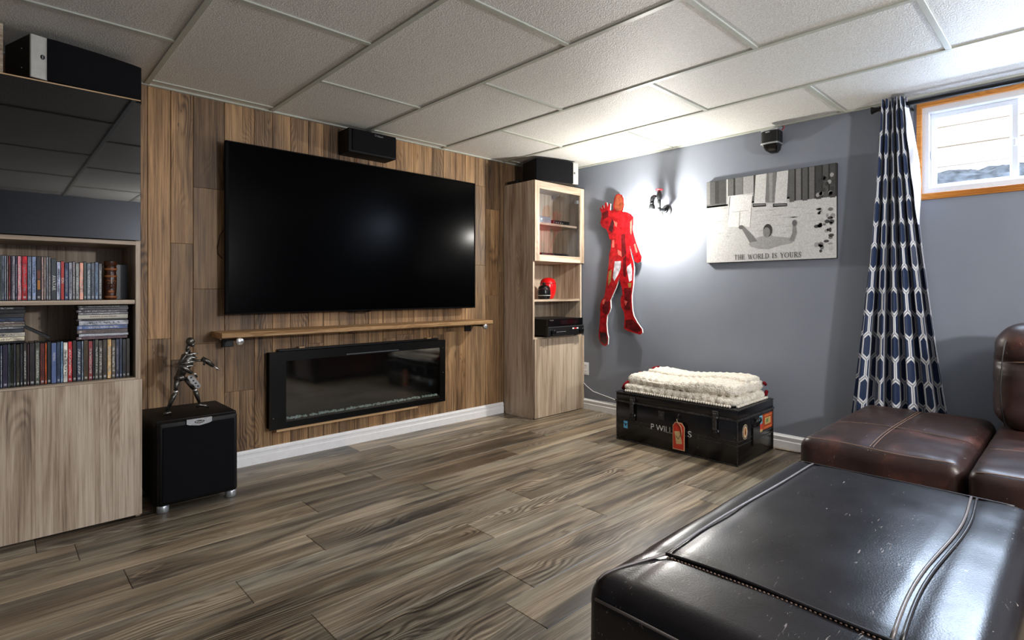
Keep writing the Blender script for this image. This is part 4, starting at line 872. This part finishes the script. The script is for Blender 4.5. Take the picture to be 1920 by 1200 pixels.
# ------------------------------------------------------------------ wall satellite speaker
ws = thing('satellite_speaker', (3.57, 1.51, 1.95), 'small silver and black satellite speaker on the blue wall near the ceiling', 'speaker')
def dshape(y0, y1, x0, x1, z, n=10):
    pts = [(x1, y0), (x1, y1)]
    for k in range(n + 1):
        a = PI * k / n; pts.append((x0 + .022 - .022 * math.sin(a) ** .6, (y0 + y1) / 2 + (y1 - y0) / 2 * math.cos(a)))
    return [(x, y, z) for x, y in pts]
y0, y1 = 1.452, 1.566
link('housing', extrude_poly(B(), dshape(y0, y1, 3.525, 3.61, 2.012), (0, 0, .076)), black_m, ws)
link('top_trim', extrude_poly(B(), dshape(y0 - .001, y1 + .001, 3.522, 3.61, 2.0882), (0, 0, .008)), silver_m, ws)
link('middle_trim', extrude_poly(B(), dshape(y0 - .002, y1 + .002, 3.520, 3.61, 2.0015), (0, 0, .0100)), silver_m, ws)
b = B(); ring0 = dshape(y0 + .004, y1 - .003, 3.526, 3.605, 2.001); ring1 = [((x - 3.60) * .75 + 3.60, (y - 1.509) * .78 + 1.504, 1.967) for x, y, z in ring0]; ring2 = [((x - 3.60) * .3 + 3.60, (y - 1.509) * .35 + 1.50, 1.950) for x, y, z in ring0]
R_ = [[b.verts.new(p) for p in r] for r in (ring0, ring1, ring2)]
for A, C in zip(R_, R_[1:]):
    for k in range(len(A)): b.faces.new((A[k], A[(k + 1) % len(A)], C[(k + 1) % len(A)], C[k]))
b.faces.new(R_[0]); b.faces.new(R_[2]); bmesh.ops.recalc_face_normals(b, faces=b.faces)
link('lower_bowl', b, plain('gloss black bowl', c(14, 14, 16), .12), ws, auto=True)
b = B(); ball(b, (3.5215, 1.515, 2.078), .002, .016, .004, 10); link('emblem', b, silver_m, ws)
bx('wall_bracket', black_m, ws, 3.60, XR - .001, 1.49, 1.53, 1.99, 2.06, .002)
for dy, mt in ((0, black_m), (-.008, redpaint_m)):
    b = B(); path(b, [(3.59, 1.455 + dy, 2.092), (3.598, 1.445 + dy, 2.105), (3.602, 1.447 + dy, 2.124)], .0022, 6); link('wire', b, mt, ws)

# ------------------------------------------------------------------ curtain and rod
rod = thing('curtain_rod', (3.545, .2, 2.085), 'black curtain rod with flared end above the window', 'curtain rod')
b = B(); path(b, [(3.545, .86, 2.085), (3.545, -.78, 2.085)], .011, 14); link('pole', b, black_m, rod, smooth=True)
for s, y in ((1, .86), (-1, -.78)):
    b = B(); lathe(b, [(.011, y), (.014, y + s * .006), (.011, y + s * .014), (.015, y + s * .032), (.021, y + s * .046), (.021, y + s * .050)], (3.545, 0, 2.085), 18, 'Y'); link('finial', b, black_m, rod, auto=True)
for y in (.72, -.7): b = B(); path(b, [(3.545, y, 2.085), (3.545, y, 2.07), (3.60, y, 2.066), (XR - .001, y, 2.066)], .006, 8); link('bracket', b, black_m, rod, smooth=True)
cu = thing('curtain', (3.545, .76, .3), 'navy and white hexagon patterned curtain gathered beside the window', 'curtain')
NU, NV = 150, 90
def cpt(u, v, off=0.0):           # u 0..1 left->right, v 0..1 top->bottom
    e = v ** 1.25
    yl = .858 + (1.005 - .858) * e; yr = .735 + (.520 - .735) * e
    y = yl + (yr - yl) * u
    amp = .043 + .008 * v; ph = 2 * PI * 5.5 * u + .5 + .5 * math.sin(v * 2.2)
    w = .55 + .45 * math.sin(3.1 * u + 1)
    x = 3.540 - .022 * v + amp * (math.sin(ph) + .25 * math.sin(2.3 * ph + v * 3)) * (.8 + .2 * w) + .010 * v * math.sin(7 * u + 5 * v)
    yy = y + (yl - yr) * .022 * math.sin(2 * ph)
    return (x + off, yy, 2.122 - v * (2.122 - .30))
b = B(); uvl = b.loops.layers.uv.new('UVMap')
g = [[b.verts.new(cpt(i / NU, j / NV)) for i in range(NU + 1)] for j in range(NV + 1)]
for j in range(NV):
    for i in range(NU):
        f = b.faces.new((g[j][i], g[j][i + 1], g[j + 1][i + 1], g[j + 1][i]))
        for l, (ii, jj) in zip(f.loops, ((i, j), (i + 1, j), (i + 1, j + 1), (i, j + 1))): l[uvl].uv = (ii / NU * 1.66 + .02, -jj / NV * 1.82)
link('fabric', b, curtain_m, cu, smooth=True)
b = B(); g = [[b.verts.new(cpt(i / NU, j / NV, .0025)) for i in range(NU + 1)] for j in range(NV + 1)]
for j in range(NV):
    for i in range(NU): b.faces.new((g[j][i], g[j + 1][i], g[j + 1][i + 1], g[j][i + 1]))
ln = link('lining', b, lining_m, cu, smooth=True)
b = B(); rows = []
for j in range(41):
    v = .035 + .36 * j / 40; base = Vector(cpt(1, v)); out = .034 * math.sin(min(1, (j + 6) / 34) * PI * .62) * (1 - max(0, (j - 26) / 14) * .97)
    rows.append([b.verts.new(base + Vector((-.012 + .05 * k / 5 + .006 * math.sin(j * .5 + k), -out * math.sin(k / 5 * PI / 2), 0))) for k in range(6)])
for A, C in zip(rows, rows[1:]):
    for k in range(5): b.faces.new((A[k], A[k + 1], C[k + 1], C[k]))
link('turned_lining', b, lining_m, cu, smooth=True)
for q in range(3):
    b = B(); path(b, [(3.545 + .021 * math.cos(a * PI / 8), .84 - q * .05, 2.085 + .021 * math.sin(a * PI / 8)) for a in range(16)], .003, 6, True); link('grommet', b, silver_m, cu, smooth=True)

# ------------------------------------------------------------------ steamer trunk
tr = thing('trunk', (3.29, 1.94, 0), 'black metal travel trunk with painted name and stickers on the floor', 'trunk')
tx0, tx1, ty0, ty1 = 3.045, 3.545, 1.49, 2.39
b = B(); box(b, tx0, tx1, ty0, ty1, .002, .268, .004, 2); link('body', b, trunk_m, tr, auto=True)
b = B(); box(b, tx0 - .003, tx1 + .003, ty0 - .003, ty1 + .003, .278, .335, .006, 2); lid = link('lid', b, trunk_m, tr, auto=True)
b = B(); box(b, tx0 - .009, tx1 + .009, ty0 - .009, ty1 + .009, .266, .280, .004, 2); link('rim', b, trunkedge_m, tr, auto=True)
def loop(z, r, e=.0): return path(B(), [(tx0 - e, ty0 - e, z), (tx0 - e, ty1 + e, z), (tx1 + e, ty1 + e, z), (tx1 + e, ty0 - e, z)], r, 6, True)
for z in (.145, .120): link('ridge', loop(z, .0030), trunkedge_m, tr)
link('lid_edge', loop(.332, .004, .002), trunkedge_m, lid); link('base_edge', loop(.006, .004, .001), trunkedge_m, tr)
for x, y in ((tx0, ty0), (tx0, ty1), (tx1, ty0), (tx1, ty1)): b = B(); path(b, [(x, y, .004), (x, y, .266)], .004, 6); link('corner_edge', b, trunkedge_m, tr)
for y in (2.248, 1.63):
    b = B(); box(b, tx0 - .012, tx0 - .001, y - .020, y + .020, .282, .312, .003); box(b, tx0 - .022, tx0 - .009, y - .014, y + .014, .196, .300, .004); ht = link('hasp', b, trunkedge_m, tr)
    b = B(); path(b, [(tx0 - .016, y - .022, .272), (tx0 - .016, y + .022, .272)], .008, 10); link('hinge_pin', b, trunkedge_m, ht, smooth=True)
    b = B(); lathe(b, [(.017, tx0 - .001), (.017, tx0 - .014), (.010, tx0 - .02)], (0, y, .180), 16, 'X'); box(b, tx0 - .01, tx0 - .001, y - .022, y + .022, .152, .20, .003); link('hasp_plate', b, trunk_m, ht, auto=True)
b = B(); box(b, tx0 - .006, tx0 - .001, 1.995, 2.04, .196, .25, .002); box(b, tx0 - .012, tx0 - .006, 2.005, 2.03, .214, .222, .002); link('lock_plate', b, trunkedge_m, tr)
b = B(); path(b, [(tx0 - .002, 1.885, .250), (tx0 - .016, 1.885, .244), (tx0 - .016, 1.885, .222), (tx0 - .003, 1.885, .216)], .004, 6); link('staple', b, trunkedge_m, tr, smooth=True)
for part_, ya, wid in (('P WILLI', 2.104, .176), ('S', 1.824, .026)):
    o = text('name_lettering', part_, .056, (tx0 - .0016, ya, .134), (PI / 2, 0, -PI / 2), whiteink_m, tr, 'LEFT', .0003)
    xs = [v.co.x for v in o.data.vertices]; o.scale = (wid / (max(xs) - min(xs)), 1, 1)
o = bx('blue_sticker', plain('light blue sticker', c(96, 176, 216), .4), tr, tx0 - .0014, tx0 - .0004, 2.295, 2.328, .088, .138)
b = B(); ball(b, (tx0 - .0015, 2.311, .113), .0006, .007, .009, 8); link('sticker_mark', b, ink_m, o)
b = B(); lathe(b, [(.036, 1.4895), (.036, 1.4883), (.002, 1.4882)], (0, 0, 0), 28, 'Y'); bmesh.ops.scale(b, verts=b.verts, vec=(1, 1, 1.25)); bmesh.ops.translate(b, verts=b.verts, vec=(3.143, 0, .190)); rs = link('round_sticker', b, plain('cream sticker', c(206, 186, 150), .4), tr)
b = B(); path(b, [(3.143 + .030 * math.cos(a * PI / 14), 1.4880, .190 + .038 * math.sin(a * PI / 14)) for a in range(28)], .003, 4, True); link('sticker_ring', b, plain('plum ink', c(70, 48, 66), .5), rs)
b = B(); ball(b, (3.143, 1.4881, .190), .016, .0006, .024, 16); link('sticker_centre', b, plain('orange ink', c(196, 130, 60), .5), rs)
b = B(); ball(b, (3.143, 1.4876, .186), .007, .0006, .013, 10); ball(b, (3.143, 1.4876, .203), .004, .0006, .005, 8); link('sticker_figure', b, plain('dark plum ink', c(52, 30, 46), .5), rs)
o = bx('travel_sticker', plain('rust red sticker', c(176, 70, 32), .45, var=.15), tr, 3.385, 3.535, 1.4885, 1.4897, .155, .254)
for i, (a, col) in enumerate([((3.42, 3.505, .185, .228), c(206, 176, 110)), ((3.435, 3.47, .195, .220), c(120, 140, 84)), ((3.41, 3.52, .236, .246), c(214, 120, 60)), ((3.41, 3.52, .163, .171), c(214, 120, 60))]): bx('sticker_panel', plain('sticker print', col, .45), o, a[0], a[1], 1.4885 - .0003 * (i + 1), 1.4885, a[2], a[3])
o = bx('striped_sticker', plain('sky blue sticker', c(112, 182, 206), .45), tr, 3.34, 3.384, 1.4885, 1.4897, .20, .252)
bx('sticker_panel', plain('red sticker', c(206, 66, 52), .45), o, 3.345, 3.384, 1.4884, 1.4896, .165, .20); bx('sticker_panel', plain('yellow sticker', c(214, 180, 110), .45), o, 3.345, 3.384, 1.4884, 1.4896, .150, .1649)
hd_ = bx('handle_plate', trunk_m, tr, 3.235, 3.335, 1.481, 1.4895, .085, .20, .003)
b = B(); path(b, [(3.25, 1.484, .205), (3.25, 1.468, .235), (3.268, 1.462, .25), (3.302, 1.462, .25), (3.32, 1.468, .235), (3.32, 1.484, .205)], .006, 8); link('handle', b, trunkedge_m, hd_, smooth=True)
lt = thing('luggage_tag', (3.0180, 1.873, .20), 'red luggage tag with cream label tied to the black trunk', 'tag')
P = [(1.916, .030), (1.830, .030), (1.830, .180), (1.850, .205), (1.897, .205), (1.916, .180)]
link('card', extrude_poly(B(), [(3.0180, y, z) for y, z in P], (.002, 0, 0)), plain('cream card', c(222, 178, 140), .5), lt)
P2 = [(1.911, .036), (1.835, .036), (1.835, .178), (1.852, .199), (1.895, .199), (1.911, .178)]
link('red_face', extrude_poly(B(), [(3.0165, y, z) for y, z in P2], (.001, 0, 0)), plain('red card print', c(196, 54, 36), .45), lt)
link('paper_label', extrude_poly(B(), [(3.0150, y, z) for y, z in [(1.902, .145), (1.862, .150), (1.846, .072), (1.888, .066)]], (.001, 0, 0)), plain('cream paper', c(204, 176, 124), .6), lt)
b = B(); path(b, [(3.0140, 1.888, .118), (3.0140, 1.872, .098), (3.0140, 1.860, .124)], .0012, 5); link('pencil_mark', b, ink_m, lt)
for q in (0, .006): b = B(); path(b, [(3.0150, 1.872, .192), (3.0120, 1.876 + q, .208), (3.0140, 1.884, .226)], .0014, 5); link('string', b, plain('string', c(196, 176, 146), .8), lt, smooth=True)
b = B(); path(b, [(3.0130, 1.868, .195), (3.0125, 1.852, .18), (3.0120, 1.846, .15), (3.0120, 1.850, .12)], .003, 6); link('string_tail', b, plain('string tail', c(200, 160, 120), .8), lt, smooth=True)

# blanket
bk = thing('blanket', (3.29, 1.94, .335), 'cream chunky knit blanket with red edging folded on the trunk', 'blanket')
def knit(p, a, b_, e):
    v = Vector((p.x * 26, p.y * 30, p.z * 30)); cab = abs(math.sin(p.x * 62)) * (.6 + .4 * math.sin(p.y * 120 + 2 * math.sin(p.x * 31)))
    d = .011 * cab + .006 * mnoise.noise(v) + .007 * mnoise.noise((p.x * 5, p.y * 5, 3))
    n_ = Vector((a ** 5, b_ ** 5, e ** 3)); n_ = n_.normalized() if n_.length > .01 else Vector((0, 0, 1))
    q = p + n_ * d; q.z = max(q.z, .3365); return q
def saddle(p, a, b_, e):
    q = knit(p, a, b_, e); q.z -= .012 * math.sin((b_ + .2) * 3) * max(0, e); q.x += .008 * math.sin(p.y * 9); return q
b = softbox(B(), 3.07, 3.51, 1.525, 2.345, .338, .388, .024, 70, .004, 0, knit); link('lower_fold', b, knit_m, bk, smooth=True)
b = softbox(B(), 3.085, 3.515, 1.535, 2.335, .394, .444, .025, 70, .012, 0, saddle); link('upper_fold', b, knit_m, bk, smooth=True)
b = softbox(B(), 3.30, 3.505, 1.56, 2.30, .440, .466, .012, 30, .010, 0, saddle); link('top_fold', b, knit_m, bk, smooth=True)
b = B()
for i in range(46): y = 1.545 + i * .0172; ball(b, (3.056, y, .3460), .010, .0078, .0085, 8)
for i in range(22): x = 3.085 + i * .0195; ball(b, (x, 1.509, .3460), .008, .010, .0085, 8)
o = link('edge_stitches', b, knit_m, bk, smooth=True); o['kind'] = 'stuff'
for pts in ([(3.085, 2.362, .350), (3.12, 2.366, .375), (3.17, 2.366, .395)], [(3.20, 2.358, .405), (3.25, 2.360, .425), (3.29, 2.357, .440)], [(3.37, 2.335, .440), (3.42, 2.330, .458), (3.47, 2.325, .465)]):
    b = B(); path(b, pts, [.014, .017, .013], 10); link('red_edging', b, redwool_m, bk, smooth=True)
b = B(); path(b, [(3.49, 1.515, .360), (3.51, 1.515, .385)], [.012, .012], 8); path(b, [(3.49, 1.525, .440), (3.515, 1.525, .425)], [.010, .010], 8); link('red_edging', b, redwool_m, bk, smooth=True)

# ------------------------------------------------------------------ brown leather sofa pieces
def topz(x, y, B_, crown, z1, r):
    x0, x1, y0, y1 = B_; a = (x - (x0 + x1) / 2) / ((x1 - x0) / 2); b_ = (y - (y0 + y1) / 2) / ((y1 - y0) / 2)
    dx = max(0, abs(x - (x0 + x1) / 2) - ((x1 - x0) / 2 - r)); dy = max(0, abs(y - (y0 + y1) / 2) - ((y1 - y0) / 2 - r))
    d2 = min(r * r, dx * dx + dy * dy); return z1 - r + math.sqrt(r * r - d2) + crown * (1 - a * a) * (1 - b_ * b_)
def seamline(x0, y0, x1, y1, B_, crown, z1, r, rad, n=24, wob=.004, dz=-.0):
    pts = []
    for i in range(n + 1):
        t = i / n; x, y = x0 + (x1 - x0) * t, y0 + (y1 - y0) * t; w = wob * math.sin(t * PI * 2.2)
        if abs(x1 - x0) > abs(y1 - y0): y += w
        else: x += w
        pts.append((x, y, topz(x, y, B_, crown, z1, r) + rad * .25 + dz))
    return path(B(), pts, rad, 6)
cbx = (2.44, 3.44, .325, .918)
sm = thing('sofa_chaise', (2.93, .63, 0), 'low brown leather seat block with cross stitching before the curtain', 'sofa')
def pil(p, a, b_, e):
    if e > .2:
        tx = min(1, abs(p.x - 2.86) / .05); ty = min(1, abs(p.y - .64) / .05); p.z -= .010 * (1 - tx) + .010 * (1 - ty) * (1 if p.x > 2.5 else .4)
    p.z += .003 * mnoise.noise(p * 14); p.x += .004 * mnoise.noise(p * 9); return p
link('seat', softbox(B(), 2.44, 3.44, .325, .918, .03, .405, .055, 44, .020, .006, pil), brown_m, sm, smooth=True)
for dy in (-.006, .006): link('seam', seamline(2.46, .64 + dy, 3.42, .64 + dy, cbx, .020, .405, .045, .0018, dz=-.0075), thread_m, sm, smooth=True)
link('seam', seamline(2.86, .89, 2.86, .35, cbx, .020, .405, .045, .0014, dz=-.0075), thread_m, sm, smooth=True)
link('front_seam', seamline(2.460, .885, 2.460, .358, cbx, .020, .405, .045, .0022, dz=.004), thread_m, sm, smooth=True)
for x in (2.5, 3.36):
    for y in (.39, .87): b = B(); lathe(b, [(.022, .001), (.026, .034)], (x, y, 0), 14); link('foot', b, black_m, sm)
sf = thing('leather_sofa', (2.95, -.1, 0), 'brown leather sofa with tall puffy back cushion at right edge', 'sofa')
sbx = (2.40, 3.14, -.45, .312)
link('seat', softbox(B(), 2.40, 3.44, -.45, .312, .03, .405, .04, 36, .018, .006, lambda p, a, b_, e: p + Vector((.004 * mnoise.noise(p * 9), 0, .004 * mnoise.noise(p * 12) * (e > 0)))), brown_m, sf, smooth=True)
link('front_seam', seamline(2.416, .29, 2.416, -.42, (2.40, 3.44, -.45, .312), .018, .405, .04, .0022, dz=.003), thread_m, sf, smooth=True)
link('seam', seamline(2.78, .29, 2.78, -.42, (2.40, 3.44, -.45, .312), .018, .405, .04, .0016, dz=-.001), thread_m, sf, smooth=True)
def cush(p, a, b_, e):
    p.x += .05 * (e + 1) / 2                       # leans back
    pin = math.exp(-((p.z - .715) / .022) ** 2); p.x += .022 * pin * (1 if a < 0 else 0)
    wr_ = .009 * mnoise.noise((p.y * 6, p.z * 34, 4)) * math.exp(-((p.z - .73) / .09) ** 2) + .006 * mnoise.noise(p * 11)
    p.x -= wr_ * (1 if a < .2 else .3); p.y += .006 * mnoise.noise((p.z * 16, p.x * 8, 2)); return p
link('back_cushion', softbox(B(), 3.13, 3.42, -.42, .315, .405, .885, .10, 44, .01, .01, cush), brown_m, sf, smooth=True)
b = B(); pts = [(3.17, .272, .43), (3.162, .285, .52), (3.165, .287, .60), (3.172, .285, .68), (3.185, .282, .74), (3.19, .275, .80), (3.23, .255, .855), (3.28, .20, .884)]; path(b, [(x - .008, y, z) for x, y, z in pts], .0028, 6); link('side_seam', b, seamd_m, sf, smooth=True)
b = B(); path(b, [(3.178, .272, .715), (3.168, .22, .722), (3.163, .12, .728), (3.165, -.05, .728), (3.17, -.25, .724)], .0022, 6); link('tuck_seam', b, thread_m, sf, smooth=True)

# ------------------------------------------------------------------ ottoman
obx = (.868, 2.02, .098, .775); oc, oz, orr = .022, .437, .050
ot = thing('ottoman', (1.44, .43, 0), 'large black leather ottoman with welted seams in the foreground', 'ottoman')
def ofn(p, a, b_, e):
    if e > 0:
        for xx, yy in ((1.06, None), (None, .69), (None, .235)):
            d = abs(p.x - xx) if xx else abs(p.y - yy); p.z -= .004 * max(0, 1 - d / .03)
    p.z += .0025 * mnoise.noise(p * 7) * (e > 0); return p
link('body', softbox(B(), .868, 2.02, .098, .775, .03, oz, orr, 56, oc, .012, ofn), otto_m, ot, smooth=True)
A = (obx, oc, oz, orr)
link('welt', seamline(1.06, .69, 1.985, .69, *A, .0030), seam_m, ot, smooth=True)
link('welt', seamline(1.06, .242, 1.985, .242, *A, .0036, wob=.010), seam_m, ot, smooth=True)
link('welt', seamline(1.06, .228, 1.985, .228, *A, .0036, wob=.010), seamd_m, ot, smooth=True)
link('welt', seamline(1.06, .69, 1.06, .145, *A, .0040), seamd_m, ot, smooth=True)
link('corner_seam', seamline(1.06, .69, .893, .755, *A, .0028, wob=0), seam_m, ot, smooth=True)
link('far_seam', seamline(1.985, .74, 1.985, .15, *A, .0032), seamd_m, ot, smooth=True)
link('lower_seam', path(B(), [(.865, .735, .402), (.8615, .6, .405), (.8595, .45, .406), (.8615, .29, .405), (.865, .165, .402)], .0030, 6), seam_m, ot, smooth=True)
b = B()
for i in range(64):
    y = .68 - i * .0088; x = 1.052; z = topz(x, y, obx, oc, oz, orr); ball(b, (x, y, z - .0015), .0022, .0030, .0016, 6)
o = link('stitches', b, thread_m, ot, smooth=True); o['kind'] = 'stuff'
for x in (.95, 1.93):
    for y in (.17, .70): b = B(); lathe(b, [(.024, .001), (.028, .034)], (x, y, 0), 14); link('foot', b, black_m, ot)
